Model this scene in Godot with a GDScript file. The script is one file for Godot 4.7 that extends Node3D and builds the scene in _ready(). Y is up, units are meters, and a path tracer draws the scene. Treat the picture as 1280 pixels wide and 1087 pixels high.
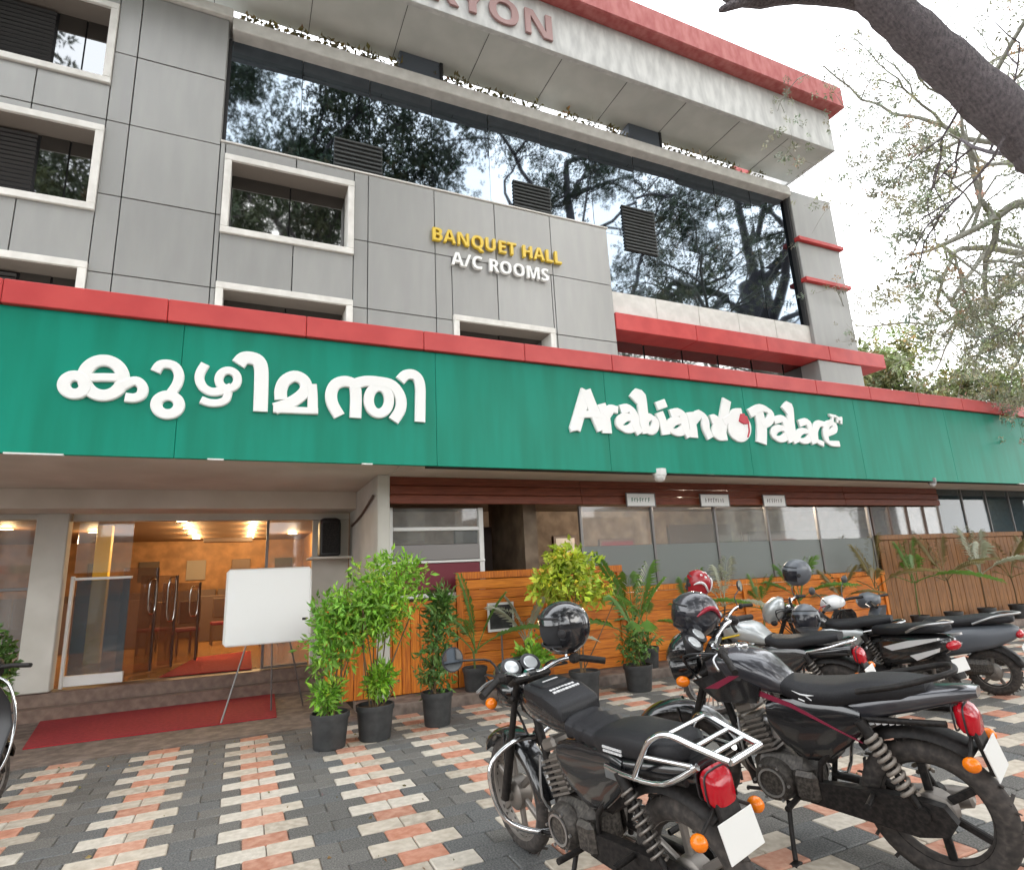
extends Node3D

# ---------- mesh builder: collects shapes, turns each closed shape the right way out ----------
class MB:
	var st := SurfaceTool.new()
	var xf := Transform3D.IDENTITY
	var cur := PackedVector3Array()
	var n := 0
	func _init():
		st.begin(Mesh.PRIMITIVE_TRIANGLES)
	func tri(a: Vector3, b: Vector3, c: Vector3):
		cur.push_back(a); cur.push_back(b); cur.push_back(c)
	func quad(a: Vector3, b: Vector3, c: Vector3, d: Vector3):
		tri(a, b, c); tri(a, c, d)
	# convex helper: winding from the centre
	func ctri(a: Vector3, b: Vector3, c: Vector3, o: Vector3):
		if (b - a).cross(c - a).dot((a + b + c) / 3.0 - o) >= 0.0:
			tri(a, b, c)
		else:
			tri(a, c, b)
	func cquad(a, b, c, d, o):
		ctri(a, b, c, o); ctri(a, c, d, o)
	# commits the current shape; crease in degrees (0 flat)
	func flush(crease := 0.0, closed := true):
		var m := cur.size()
		if m == 0:
			return
		var vol := 0.0
		if closed:
			var o := cur[0]
			for i in range(0, m, 3):
				vol += (cur[i] - o).dot((cur[i + 1] - o).cross(cur[i + 2] - o))
		else:
			vol = 1.0
		var flip: bool = vol > 0.0      # Godot's front faces run clockwise
		var p := PackedVector3Array()
		p.resize(m)
		for i in m:
			p[i] = xf * cur[i]
		var fn := PackedVector3Array()
		fn.resize(m / 3)
		var sgn := 1.0 if flip else -1.0
		for i in range(0, m, 3):
			fn[i / 3] = (p[i + 1] - p[i]).cross(p[i + 2] - p[i]) * sgn
		var at := {}
		var cc := cos(deg_to_rad(crease))
		if crease > 0.0:
			for i in m:
				var k := Vector3i((p[i] * 20000.0).round())
				if at.has(k):
					at[k].append(i / 3)
				else:
					at[k] = [i / 3]
		for i in range(0, m, 3):
			var f := fn[i / 3]
			var l := f.length()
			if l < 1e-12:
				continue
			var fu := f / l
			var order := [0, 2, 1] if flip else [0, 1, 2]
			for j in order:
				var nn := fu
				if crease > 0.0:
					nn = Vector3.ZERO
					for t in at[Vector3i((p[i + j] * 20000.0).round())]:
						var g := fn[t]
						var gl := g.length()
						if gl > 1e-12 and g.dot(fu) >= cc * gl:
							nn += g
					nn = nn.normalized() if nn.length() > 1e-12 else fu
				st.set_normal(nn)
				st.add_vertex(p[i + j])
			n += 1
		cur = PackedVector3Array()
	func box(c: Vector3, s: Vector3, b := 0.0, basis := Basis.IDENTITY):
		var h := s * 0.5
		if b <= 0.0:
			var q := []
			for sx in [-1, 1]:
				for sy in [-1, 1]:
					for sz in [-1, 1]:
						q.append(c + basis * Vector3(h.x * sx, h.y * sy, h.z * sz))
			for f in [[0, 1, 3, 2], [4, 6, 7, 5], [0, 4, 5, 1], [2, 3, 7, 6], [0, 2, 6, 4], [1, 5, 7, 3]]:
				cquad(q[f[0]], q[f[1]], q[f[2]], q[f[3]], c)
			flush()
			return
		b = minf(b, minf(h.x, minf(h.y, h.z)) * 0.98)
		var P := func(sx, sy, sz, ax):
			var e := Vector3(h.x - b, h.y - b, h.z - b)
			e[ax] = h[ax]
			return c + basis * Vector3(e.x * sx, e.y * sy, e.z * sz)
		for s1 in [-1, 1]:
			cquad(P.call(s1, -1, -1, 0), P.call(s1, 1, -1, 0), P.call(s1, 1, 1, 0), P.call(s1, -1, 1, 0), c)
			cquad(P.call(-1, s1, -1, 1), P.call(1, s1, -1, 1), P.call(1, s1, 1, 1), P.call(-1, s1, 1, 1), c)
			cquad(P.call(-1, -1, s1, 2), P.call(1, -1, s1, 2), P.call(1, 1, s1, 2), P.call(-1, 1, s1, 2), c)
			for s2 in [-1, 1]:
				cquad(P.call(s1, s2, -1, 0), P.call(s1, s2, 1, 0), P.call(s1, s2, 1, 1), P.call(s1, s2, -1, 1), c)
				cquad(P.call(s1, -1, s2, 0), P.call(s1, 1, s2, 0), P.call(s1, 1, s2, 2), P.call(s1, -1, s2, 2), c)
				cquad(P.call(-1, s1, s2, 1), P.call(1, s1, s2, 1), P.call(1, s1, s2, 2), P.call(-1, s1, s2, 2), c)
				for s3 in [-1, 1]:
					ctri(P.call(s1, s2, s3, 0), P.call(s1, s2, s3, 1), P.call(s1, s2, s3, 2), c)
		flush()
	# box given by its two corners
	func bx(x0, x1, y0, y1, z0, z1, b := 0.0):
		box(Vector3((x0 + x1) * 0.5, (y0 + y1) * 0.5, (z0 + z1) * 0.5), Vector3(absf(x1 - x0), absf(y1 - y0), absf(z1 - z0)), b)
	# rings joined one to the next, both ends capped
	func loft(rings: Array, crease := 40.0, loop := false):
		var k: int = rings[0].size()
		var m := rings.size()
		for i in (m if loop else m - 1):
			var A: PackedVector3Array = rings[i]
			var B: PackedVector3Array = rings[(i + 1) % m]
			for j in k:
				var j2 := (j + 1) % k
				quad(A[j], A[j2], B[j2], B[j])
		if not loop:
			for e in [0, m - 1]:
				var R: PackedVector3Array = rings[e]
				var o := Vector3.ZERO
				for q in R:
					o += q
				o /= k
				for j in k:
					var j2 := (j + 1) % k
					if e == 0:
						tri(o, R[j2], R[j])
					else:
						tri(o, R[j], R[j2])
		flush(crease)
	# tube along a path; r one radius or a list
	func tube(path: Array, r, sides := 8, crease := 60.0, loop := false):
		var rings := []
		var m := path.size()
		var up := Vector3.UP
		for i in m:
			var a: Vector3 = path[(i - 1 + m) % m] if loop else path[maxi(i - 1, 0)]
			var b: Vector3 = path[(i + 1) % m] if loop else path[mini(i + 1, m - 1)]
			var t := (b - a).normalized()
			if i == 0:
				up = Vector3.RIGHT if absf(t.y) > 0.9 else Vector3.UP
			var s := t.cross(up).normalized()
			up = s.cross(t).normalized()
			var rr: float = r if (r is float or r is int) else r[i]
			var ring := PackedVector3Array()
			for j in sides:
				var an := TAU * j / sides
				ring.push_back(path[i] + (s * cos(an) + up * sin(an)) * rr)
			rings.append(ring)
		loft(rings, crease, loop)
	# profile of (radius, along) turned round an axis
	func lathe(prof: Array, c: Vector3, axis := Vector3.UP, sides := 20, crease := 35.0):
		var t := axis.normalized()
		var u := t.cross(Vector3.RIGHT if absf(t.x) < 0.9 else Vector3.UP).normalized()
		var w := t.cross(u)
		var rings := []
		for q in prof:
			var ring := PackedVector3Array()
			for j in sides:
				var an := TAU * j / sides
				ring.push_back(c + t * q.y + (u * cos(an) + w * sin(an)) * maxf(q.x, 0.0004))
			rings.append(ring)
		loft(rings, crease)
	# profile turned round an axis and closed on itself (a ring, a tyre)
	func ring_lathe(prof: Array, c: Vector3, axis := Vector3.RIGHT, sides := 28, crease := 40.0):
		var t := axis.normalized()
		var u := t.cross(Vector3.UP if absf(t.y) < 0.9 else Vector3.RIGHT).normalized()
		var w := t.cross(u)
		var rings := []
		for j in sides:
			var an := TAU * j / sides
			var dd := u * cos(an) + w * sin(an)
			var ring := PackedVector3Array()
			for q in prof:
				ring.push_back(c + t * q.y + dd * q.x)
			rings.append(ring)
		loft(rings, crease, true)
	func ball(c: Vector3, r: Vector3, nu := 14, nv := 9):
		var rings := []
		for i in nv + 1:
			var la := -PI / 2 + PI * i / nv
			var ring := PackedVector3Array()
			for j in nu:
				var an := TAU * j / nu
				ring.push_back(c + Vector3(r.x * maxf(cos(la), 0.003) * cos(an), r.y * sin(la), r.z * maxf(cos(la), 0.003) * sin(an)))
			rings.append(ring)
		loft(rings, 80.0)
	# a flat outline given thickness: pts in a plane (u, v), pushed along w
	func prism(pts: Array, o: Vector3, u: Vector3, v: Vector3, w: Vector3, crease := 30.0):
		var flat := PackedVector2Array(pts)
		var idx := Geometry2D.triangulate_polygon(flat)
		var A := []
		var B := []
		for q in flat:
			A.append(o + u * q.x + v * q.y)
			B.append(o + u * q.x + v * q.y + w)
		var ccw := not Geometry2D.is_polygon_clockwise(flat)
		for i in range(0, idx.size(), 3):
			var a := idx[i]; var b := idx[i + 1]; var c := idx[i + 2]
			var s := (flat[b] - flat[a]).cross(flat[c] - flat[a])
			if s < 0:
				var tt := b; b = c; c = tt
			tri(B[a], B[b], B[c]); tri(A[a], A[c], A[b])
		for i in flat.size():
			var j := (i + 1) % flat.size()
			if ccw:
				quad(A[i], A[j], B[j], B[i])
			else:
				quad(A[j], A[i], B[i], B[j])
		flush(crease)
	func mesh(m: Material) -> ArrayMesh:
		var am := st.commit()
		am.surface_set_material(0, m)
		return am

# ---------- scene helpers ----------
var M := {}
var used := {}

func numbered(s: String) -> String:
	if not used.has(s):
		used[s] = 0
		return s
	used[s] += 1
	return "%s_%03d" % [s, used[s]]

func tag(o: Node, label: String, category: String, group := "", kind := ""):
	if label != "": o.set_meta("label", label)
	if category != "": o.set_meta("category", category)
	if group != "": o.set_meta("group", group)
	if kind != "": o.set_meta("kind", kind)
	return o

func thing(called: String, label: String, category: String, at := Vector3.ZERO, turn := 0.0, group := "") -> Node3D:
	var o := Node3D.new()
	o.name = numbered(called)
	add_child(o)
	o.position = at
	o.rotation.y = turn
	tag(o, label, category, group)
	return o

func put(parent: Node, called: String, mesh: Mesh, at := Vector3.ZERO) -> MeshInstance3D:
	var o := MeshInstance3D.new()
	o.mesh = mesh
	o.name = numbered(called) if parent == self else called
	if parent != self:
		var k := 0
		while parent.has_node(NodePath(o.name)):
			k += 1
			o.name = "%s_%03d" % [called, k]
	parent.add_child(o, true)
	o.position = at
	return o

func part(parent: Node, called: String, mb: MB, m: Material, at := Vector3.ZERO) -> MeshInstance3D:
	return put(parent, called, mb.mesh(m), at)

# cheap numbered child for long runs of pieces
func piece(parent: Node, called: String, k: int, mesh: Mesh, at: Vector3, turn := Vector3.ZERO) -> MeshInstance3D:
	var o := MeshInstance3D.new()
	o.mesh = mesh
	o.name = called if k == 0 else "%s_%03d" % [called, k]
	parent.add_child(o, true)
	o.position = at
	o.rotation = turn
	return o

func lin(r: float, g: float, b: float, a := 1.0) -> Color:
	var c := Color(r, g, b).linear_to_srgb()
	c.a = a
	return c

func noise_tex(freq: float, seed_: int, c0: Color, c1: Color, size := 256, octaves := 4, mid := 0.5) -> NoiseTexture2D:
	var f := FastNoiseLite.new()
	f.seed = seed_
	f.noise_type = FastNoiseLite.TYPE_SIMPLEX_SMOOTH
	f.frequency = freq
	f.fractal_octaves = octaves
	var t := NoiseTexture2D.new()
	t.width = size; t.height = size; t.seamless = true
	t.noise = f
	var g := Gradient.new()
	g.offsets = PackedFloat32Array([clampf(mid - 0.32, 0.0, 1.0), clampf(mid + 0.32, 0.0, 1.0)])
	g.colors = PackedColorArray([c0, c1])
	t.color_ramp = g
	return t

func mat(called: String, c: Color, rough := 0.6, metal := 0.0) -> StandardMaterial3D:
	var m := StandardMaterial3D.new()
	m.resource_name = called
	m.albedo_color = c
	m.roughness = rough
	m.metallic = metal
	M[called] = m
	return m

# a material whose colour wanders between two tones; scale in repeats per metre
func wander(called: String, c0: Color, c1: Color, scale := Vector3.ONE, freq := 0.02, rough := 0.6, bump := 0.0, world := true, seed_ := 1) -> StandardMaterial3D:
	var m := mat(called, Color.WHITE, rough)
	m.albedo_texture = noise_tex(freq, seed_, c0, c1)
	m.uv1_triplanar = true
	m.uv1_world_triplanar = world
	m.uv1_scale = scale
	if bump > 0.0:
		m.heightmap_enabled = true
		m.heightmap_texture = noise_tex(freq * 3.0, seed_ + 7, Color.BLACK, Color.WHITE)
		m.heightmap_scale = bump
	return m

func glow(called: String, c: Color, e: float) -> StandardMaterial3D:
	var m := mat(called, c, 0.5)
	m.emission_enabled = true
	m.emission = c
	m.emission_energy_multiplier = e
	return m

func glass(called: String, c: Color, alpha: float, rough := 0.03) -> StandardMaterial3D:
	var m := mat(called, Color(c.r, c.g, c.b, alpha), rough)
	m.transparency = BaseMaterial3D.TRANSPARENCY_ALPHA
	return m

func v3(x: float, y: float, z: float) -> Vector3:
	return Vector3(x, y, z)

# smooth curve through points
func smooth(pts: Array, per := 5, loop := false) -> Array:
	var out := []
	var m := pts.size()
	for i in (m if loop else m - 1):
		var p0 = pts[(i - 1 + m) % m] if loop else pts[maxi(i - 1, 0)]
		var p1 = pts[i]
		var p2 = pts[(i + 1) % m]
		var p3 = pts[(i + 2) % m] if loop else pts[mini(i + 2, m - 1)]
		for k in per:
			out.append(p1.cubic_interpolate(p2, p0, p3, float(k) / per))
	if not loop:
		out.append(pts[m - 1])
	return out

# superellipse cross-section at z: centre height y, half width w, half height h, squareness e (1 round, less is squarer)
func sect(z: float, y: float, w: float, h: float, e := 1.0, k := 16, x := 0.0) -> PackedVector3Array:
	var r := PackedVector3Array()
	for j in k:
		var a := TAU * j / k
		var cx := cos(a)
		var cy := sin(a)
		r.push_back(Vector3(x + w * signf(cx) * pow(absf(cx), e), y + h * signf(cy) * pow(absf(cy), e), z))
	return r

func _ready():
	set_camera_and_light()
	materials()
	ground()
	building()
	canopy()
	storefront()
	lobby()
	signs()
	plants()
	bikes()
	across_the_road()
	trees()

func set_camera_and_light():
	var cam := Camera3D.new()
	cam.name = "camera"
	cam.position = Vector3(0, 1.5, 0)
	cam.rotation_degrees = Vector3(13.175, -24.737, -2.824)
	cam.fov = 72.33
	cam.far = 400.0
	cam.near = 0.05
	add_child(cam)
	cam.current = true
	var sky_m := ProceduralSkyMaterial.new()
	sky_m.sky_top_color = Color(0.93, 0.945, 0.965)
	sky_m.sky_horizon_color = Color(0.985, 0.985, 0.98)
	sky_m.sky_curve = 0.25
	sky_m.ground_bottom_color = Color(0.35, 0.33, 0.30)
	sky_m.ground_horizon_color = Color(0.75, 0.75, 0.74)
	sky_m.sun_angle_max = 1.0
	sky_m.energy_multiplier = 1.0
	var sky := Sky.new()
	sky.sky_material = sky_m
	var e := Environment.new()
	e.background_mode = Environment.BG_SKY
	e.sky = sky
	e.tonemap_mode = Environment.TONE_MAPPER_LINEAR
	e.tonemap_exposure = 4.4
	e.sdfgi_enabled = true
	e.ssao_enabled = true
	e.ssil_enabled = true
	var w := WorldEnvironment.new()
	w.name = "sky_and_air"
	w.environment = e
	add_child(w)
	var sun := DirectionalLight3D.new()
	sun.name = "sun"
	sun.light_energy = 0.16
	sun.light_color = Color(1.0, 0.97, 0.92)
	sun.light_angular_distance = 55.0
	sun.rotation_degrees = Vector3(-38, 27, 0)
	sun.shadow_enabled = true
	sun.sky_mode = DirectionalLight3D.SKY_MODE_LIGHT_ONLY
	add_child(sun)

func materials():
	# setting
	wander("dark_paver", lin(0.06, 0.058, 0.053), lin(0.185, 0.177, 0.164), Vector3.ONE * 3.1, 0.09, 0.75, 0.25, true, 3)
	wander("dark_paver_b", lin(0.075, 0.073, 0.067), lin(0.22, 0.208, 0.19), Vector3.ONE * 3.4, 0.09, 0.75, 0.25, true, 13)
	wander("cream_paver", lin(0.40, 0.345, 0.275), lin(0.53, 0.47, 0.39), Vector3.ONE * 1.3, 0.03, 0.8, 0.15, true, 4)
	wander("cream_paver_b", lin(0.33, 0.285, 0.225), lin(0.48, 0.42, 0.345), Vector3.ONE * 1.5, 0.03, 0.8, 0.15, true, 14)
	wander("red_paver", lin(0.40, 0.16, 0.095), lin(0.51, 0.25, 0.17), Vector3.ONE * 1.5, 0.03, 0.8, 0.15, true, 5)
	wander("red_paver_b", lin(0.34, 0.145, 0.09), lin(0.47, 0.26, 0.185), Vector3.ONE * 1.2, 0.03, 0.8, 0.15, true, 15)
	wander("dark_paver_c", lin(0.06, 0.062, 0.062), lin(0.17, 0.17, 0.165), Vector3.ONE * 2.9, 0.09, 0.75, 0.25, true, 113)
	wander("cream_paver_c", lin(0.44, 0.395, 0.33), lin(0.56, 0.51, 0.44), Vector3.ONE * 1.2, 0.05, 0.8, 0.15, true, 114)
	wander("red_paver_c", lin(0.44, 0.21, 0.14), lin(0.53, 0.31, 0.22), Vector3.ONE * 1.3, 0.05, 0.8, 0.15, true, 115)
	wander("joint_sand", lin(0.12, 0.10, 0.08), lin(0.22, 0.19, 0.155), Vector3.ONE, 0.05, 0.95, 0.0, true, 6)
	wander("asphalt", lin(0.04, 0.04, 0.04), lin(0.065, 0.064, 0.062), Vector3.ONE * 0.5, 0.05, 0.9, 0.0, true, 8)
	wander("kerb_stone", lin(0.13, 0.10, 0.085), lin(0.24, 0.19, 0.16), Vector3.ONE, 0.02, 0.8, 0.2, true, 9)
	wander("step_stone", lin(0.15, 0.10, 0.08), lin(0.23, 0.165, 0.13), Vector3.ONE * 0.8, 0.03, 0.35, 0.0, true, 10)
	wander("plaster", lin(0.52, 0.505, 0.455), lin(0.62, 0.605, 0.555), Vector3.ONE * 0.4, 0.012, 0.8, 0.1, true, 11)
	wander("soffit_paint", lin(0.60, 0.54, 0.47), lin(0.70, 0.64, 0.57), Vector3.ONE * 0.25, 0.012, 0.8, 0.1, true, 12)
	# cladding, three slightly different batches
	for k in 3:
		var c: float = [0.295, 0.325, 0.31][k]
		var m := wander("grey_panel_%d" % k, lin(c * 0.96, c * 0.955, c * 0.93), lin(c * 1.03, c * 1.025, c * 0.99), Vector3(0.9, 0.16, 0.9), 0.014, 0.38, 0.0, true, 20 + k)
		m.metallic = 0.15
	wander("green_panel", lin(0.001, 0.205, 0.130), lin(0.002, 0.25, 0.168), Vector3(0.8, 0.10, 0.8), 0.015, 0.42, 0.0, true, 24)
	M.green_panel.clearcoat_enabled = true
	M.green_panel.clearcoat = 0.06
	M.green_panel.metallic_specular = 0.28
	M.green_panel.clearcoat_roughness = 0.25
	wander("red_trim", lin(0.48, 0.035, 0.035), lin(0.56, 0.055, 0.05), Vector3.ONE * 0.3, 0.02, 0.4, 0.0, true, 25)
	wander("red_paint", lin(0.36, 0.07, 0.065), lin(0.46, 0.14, 0.13), Vector3(0.5, 0.2, 0.5), 0.03, 0.7, 0.1, true, 26)
	wander("parapet_paint", lin(0.48, 0.48, 0.47), lin(0.64, 0.64, 0.62), Vector3(0.5, 0.15, 0.5), 0.03, 0.8, 0.1, true, 27)
	wander("soffit_grey", lin(0.50, 0.51, 0.48), lin(0.56, 0.565, 0.535), Vector3.ONE * 0.3, 0.015, 0.8, 0.0, true, 28)
	wander("white_frame", lin(0.62, 0.60, 0.56), lin(0.74, 0.72, 0.68), Vector3.ONE * 0.6, 0.02, 0.5, 0.0, true, 29)
	mat("dark_gap", lin(0.03, 0.03, 0.032), 0.8)
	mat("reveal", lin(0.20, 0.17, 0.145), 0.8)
	mat("mirror_glass", lin(0.15, 0.18, 0.215), 0.025, 1.0)
	mat("mirror_glass_b", lin(0.135, 0.165, 0.20), 0.03, 1.0)
	mat("window_glass", lin(0.24, 0.245, 0.25), 0.03, 1.0)
	mat("louver_dark", lin(0.03, 0.028, 0.027), 0.5)
	mat("louver_grey", lin(0.085, 0.09, 0.09), 0.45, 0.3)
	mat("blue_grey_column", lin(0.11, 0.13, 0.16), 0.5)
	# storefront
	for k in 3:
		var a: Color = [lin(0.50, 0.128, 0.006), lin(0.42, 0.102, 0.005), lin(0.56, 0.152, 0.007)][k]
		var b: Color = [lin(0.72, 0.235, 0.014), lin(0.65, 0.20, 0.012), lin(0.78, 0.28, 0.02)][k]
		wander("upright_wood_%d" % k, a, b, Vector3(5.0, 0.35, 5.0), 0.03, 0.6, 0.12, true, 30 + k)
		wander("level_wood_%d" % k, a, b, Vector3(0.35, 5.0, 5.0), 0.03, 0.6, 0.12, true, 40 + k)
	wander("header_wood", lin(0.16, 0.035, 0.014), lin(0.25, 0.065, 0.03), Vector3(0.3, 4.0, 4.0), 0.03, 0.5, 0.1, true, 45)
	wander("brown_wood", lin(0.16, 0.065, 0.014), lin(0.30, 0.125, 0.03), Vector3(3.0, 0.3, 3.0), 0.03, 0.55, 0.1, true, 46)
	glass("clear_glass", lin(0.75, 0.80, 0.78), 0.10)
	glass("smoked_glass", lin(0.05, 0.09, 0.11), 0.55)
	var fr := mat("frosted_glass", lin(0.20, 0.225, 0.215, 0.82), 0.45)
	fr.transparency = BaseMaterial3D.TRANSPARENCY_ALPHA
	mat("steel_frame", lin(0.18, 0.17, 0.165), 0.4, 0.6)
	mat("white_paint", lin(0.72, 0.72, 0.70), 0.45)
	mat("brown_frame", lin(0.10, 0.06, 0.045), 0.5)
	mat("maroon", lin(0.16, 0.015, 0.03), 0.6)
	wander("room_wall", lin(0.12, 0.085, 0.055), lin(0.22, 0.165, 0.115), Vector3.ONE * 0.5, 0.02, 0.7, 0.0, true, 52)
	glass("maroon_glass", lin(0.20, 0.09, 0.06), 0.30, 0.03)
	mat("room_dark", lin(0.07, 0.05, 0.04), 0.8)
	wander("orange_wall", lin(0.17, 0.078, 0.024), lin(0.28, 0.135, 0.05), Vector3.ONE * 0.5, 0.02, 0.6, 0.0, true, 53)
	mat("orange_ceiling", lin(0.16, 0.085, 0.042), 0.6)
	wander("lobby_floor", lin(0.36, 0.17, 0.05), lin(0.48, 0.25, 0.09), Vector3.ONE * 0.6, 0.02, 0.2, 0.0, true, 50)
	wander("red_carpet", lin(0.26, 0.012, 0.018), lin(0.36, 0.022, 0.028), Vector3.ONE * 1.2, 0.05, 0.95, 0.15, true, 51)
	glow("warm_lamp", Color(1.0, 0.86, 0.6), 7.0)
	glow("white_lamp", Color(1.0, 0.95, 0.88), 7.0)
	mat("letter_white", lin(0.84, 0.84, 0.82), 0.4)
	mat("letter_yellow", lin(0.72, 0.50, 0.045), 0.35)
	mat("letter_maroon", lin(0.34, 0.20, 0.19), 0.6)
	mat("emblem_red", lin(0.50, 0.02, 0.04), 0.4)
	mat("letter_green", lin(0.10, 0.24, 0.17), 0.5)
	mat("board_face", lin(0.84, 0.86, 0.85), 0.35)
	mat("plastic_black", lin(0.018, 0.018, 0.02), 0.42)
	# bikes
	var bp := mat("black_paint", lin(0.010, 0.010, 0.011), 0.22)
	bp.clearcoat_enabled = true
	bp.clearcoat = 1.0
	bp.clearcoat_roughness = 0.06
	var gp := mat("graphite_paint", lin(0.035, 0.035, 0.042), 0.28, 0.35)
	gp.clearcoat_enabled = true
	gp.clearcoat = 1.0
	gp.clearcoat_roughness = 0.08
	var sp := mat("silver_paint", lin(0.40, 0.42, 0.42), 0.3, 0.5)
	sp.clearcoat_enabled = true
	sp.clearcoat = 0.8
	var wp := mat("white_gloss", lin(0.62, 0.62, 0.62), 0.25)
	wp.clearcoat_enabled = true
	wp.clearcoat = 1.0
	mat("red_gloss", lin(0.30, 0.012, 0.03), 0.3)
	mat("wine_stripe", lin(0.20, 0.015, 0.04), 0.35)
	wander("tyre_rubber", lin(0.022, 0.019, 0.017), lin(0.075, 0.062, 0.054), Vector3.ONE * 3.0, 0.03, 0.85, 0.0, false, 60)
	wander("engine_metal", lin(0.04, 0.036, 0.033), lin(0.13, 0.115, 0.10), Vector3.ONE * 6.0, 0.03, 0.5, 0.0, false, 61)
	M.engine_metal.metallic = 0.5
	wander("dusty_black", lin(0.007, 0.0065, 0.0065), lin(0.026, 0.022, 0.020), Vector3.ONE * 4.0, 0.03, 0.55, 0.0, false, 62)
	wander("seat_vinyl", lin(0.007, 0.007, 0.008), lin(0.017, 0.017, 0.020), Vector3.ONE * 8.0, 0.05, 0.5, 0.05, false, 63)
	M.seat_vinyl.metallic_specular = 0.4
	M.dusty_black.metallic_specular = 0.35
	mat("dusty_spring", lin(0.26, 0.23, 0.20), 0.6, 0.3)
	mat("chrome", lin(0.62, 0.63, 0.64), 0.12, 1.0)
	mat("alloy", lin(0.42, 0.42, 0.42), 0.35, 0.9)
	mat("dull_alloy", lin(0.22, 0.20, 0.18), 0.5, 0.7)
	mat("mirror_face", lin(0.75, 0.78, 0.78), 0.02, 1.0)
	mat("gauge_glass", lin(0.55, 0.57, 0.58), 0.12, 0.3)
	mat("tail_red", lin(0.36, 0.004, 0.012), 0.15)
	mat("amber", lin(0.72, 0.17, 0.004), 0.15)
	mat("plate_white", lin(0.62, 0.62, 0.60), 0.5)
	mat("sticker_white", lin(0.60, 0.60, 0.60), 0.5)
	mat("yellow_paint", lin(0.62, 0.42, 0.03), 0.4)
	mat("helmet_inside", lin(0.02, 0.02, 0.022), 0.9)
	var hb := mat("helmet_black", lin(0.012, 0.012, 0.014), 0.15)
	hb.clearcoat_enabled = true
	hb.clearcoat = 1.0
	hb.clearcoat_roughness = 0.04
	mat("helmet_grey", lin(0.10, 0.11, 0.125), 0.35)
	mat("helmet_red", lin(0.28, 0.012, 0.018), 0.25)
	mat("visor", lin(0.02, 0.02, 0.025), 0.08)
	# plants
	wander("pot_plastic", lin(0.022, 0.023, 0.024), lin(0.045, 0.046, 0.046), Vector3.ONE * 1.5, 0.02, 0.6, 0.0, true, 70)
	mat("soil", lin(0.06, 0.04, 0.028), 0.95)
	mat("stem_brown", lin(0.12, 0.075, 0.035), 0.8)
	mat("stem_green", lin(0.10, 0.13, 0.03), 0.7)
	wander("bark", lin(0.11, 0.098, 0.108), lin(0.27, 0.235, 0.245), Vector3(3.0, 1.4, 3.0), 0.03, 0.9, 2.0, true, 72)
	wander("mossy_bark", lin(0.24, 0.235, 0.20), lin(0.42, 0.41, 0.36), Vector3(1.5, 0.8, 1.5), 0.03, 0.9, 0.8, true, 73)
	leaf("leaf_bright", lin(0.26, 0.50, 0.05), lin(0.26, 0.42, 0.03))
	leaf("leaf_deep", lin(0.20, 0.42, 0.045), lin(0.2, 0.34, 0.02))
	leaf("leaf_lime", lin(0.46, 0.58, 0.06), lin(0.2, 0.26, 0.02))
	leaf("leaf_palm", lin(0.10, 0.21, 0.045), lin(0.10, 0.18, 0.02))
	leaf("leaf_dry", lin(0.20, 0.17, 0.07), lin(0.1, 0.09, 0.02))
	leaf("leaf_pale", lin(0.38, 0.41, 0.32), lin(0.26, 0.28, 0.18))
	leaf("leaf_tree", lin(0.115, 0.155, 0.085), lin(0.06, 0.09, 0.02))
	M.leaf_tree.backlight_enabled = false
	leaf("leaf_far", lin(0.30, 0.34, 0.18), lin(0.2, 0.24, 0.1))

func leaf(called: String, c: Color, back: Color):
	var m := mat(called, Color.WHITE, 0.5)
	m.albedo_color = c
	m.backlight_enabled = true
	m.backlight = back
	m.vertex_color_use_as_albedo = true
	m.cull_mode = BaseMaterial3D.CULL_DISABLED
	return m

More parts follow.
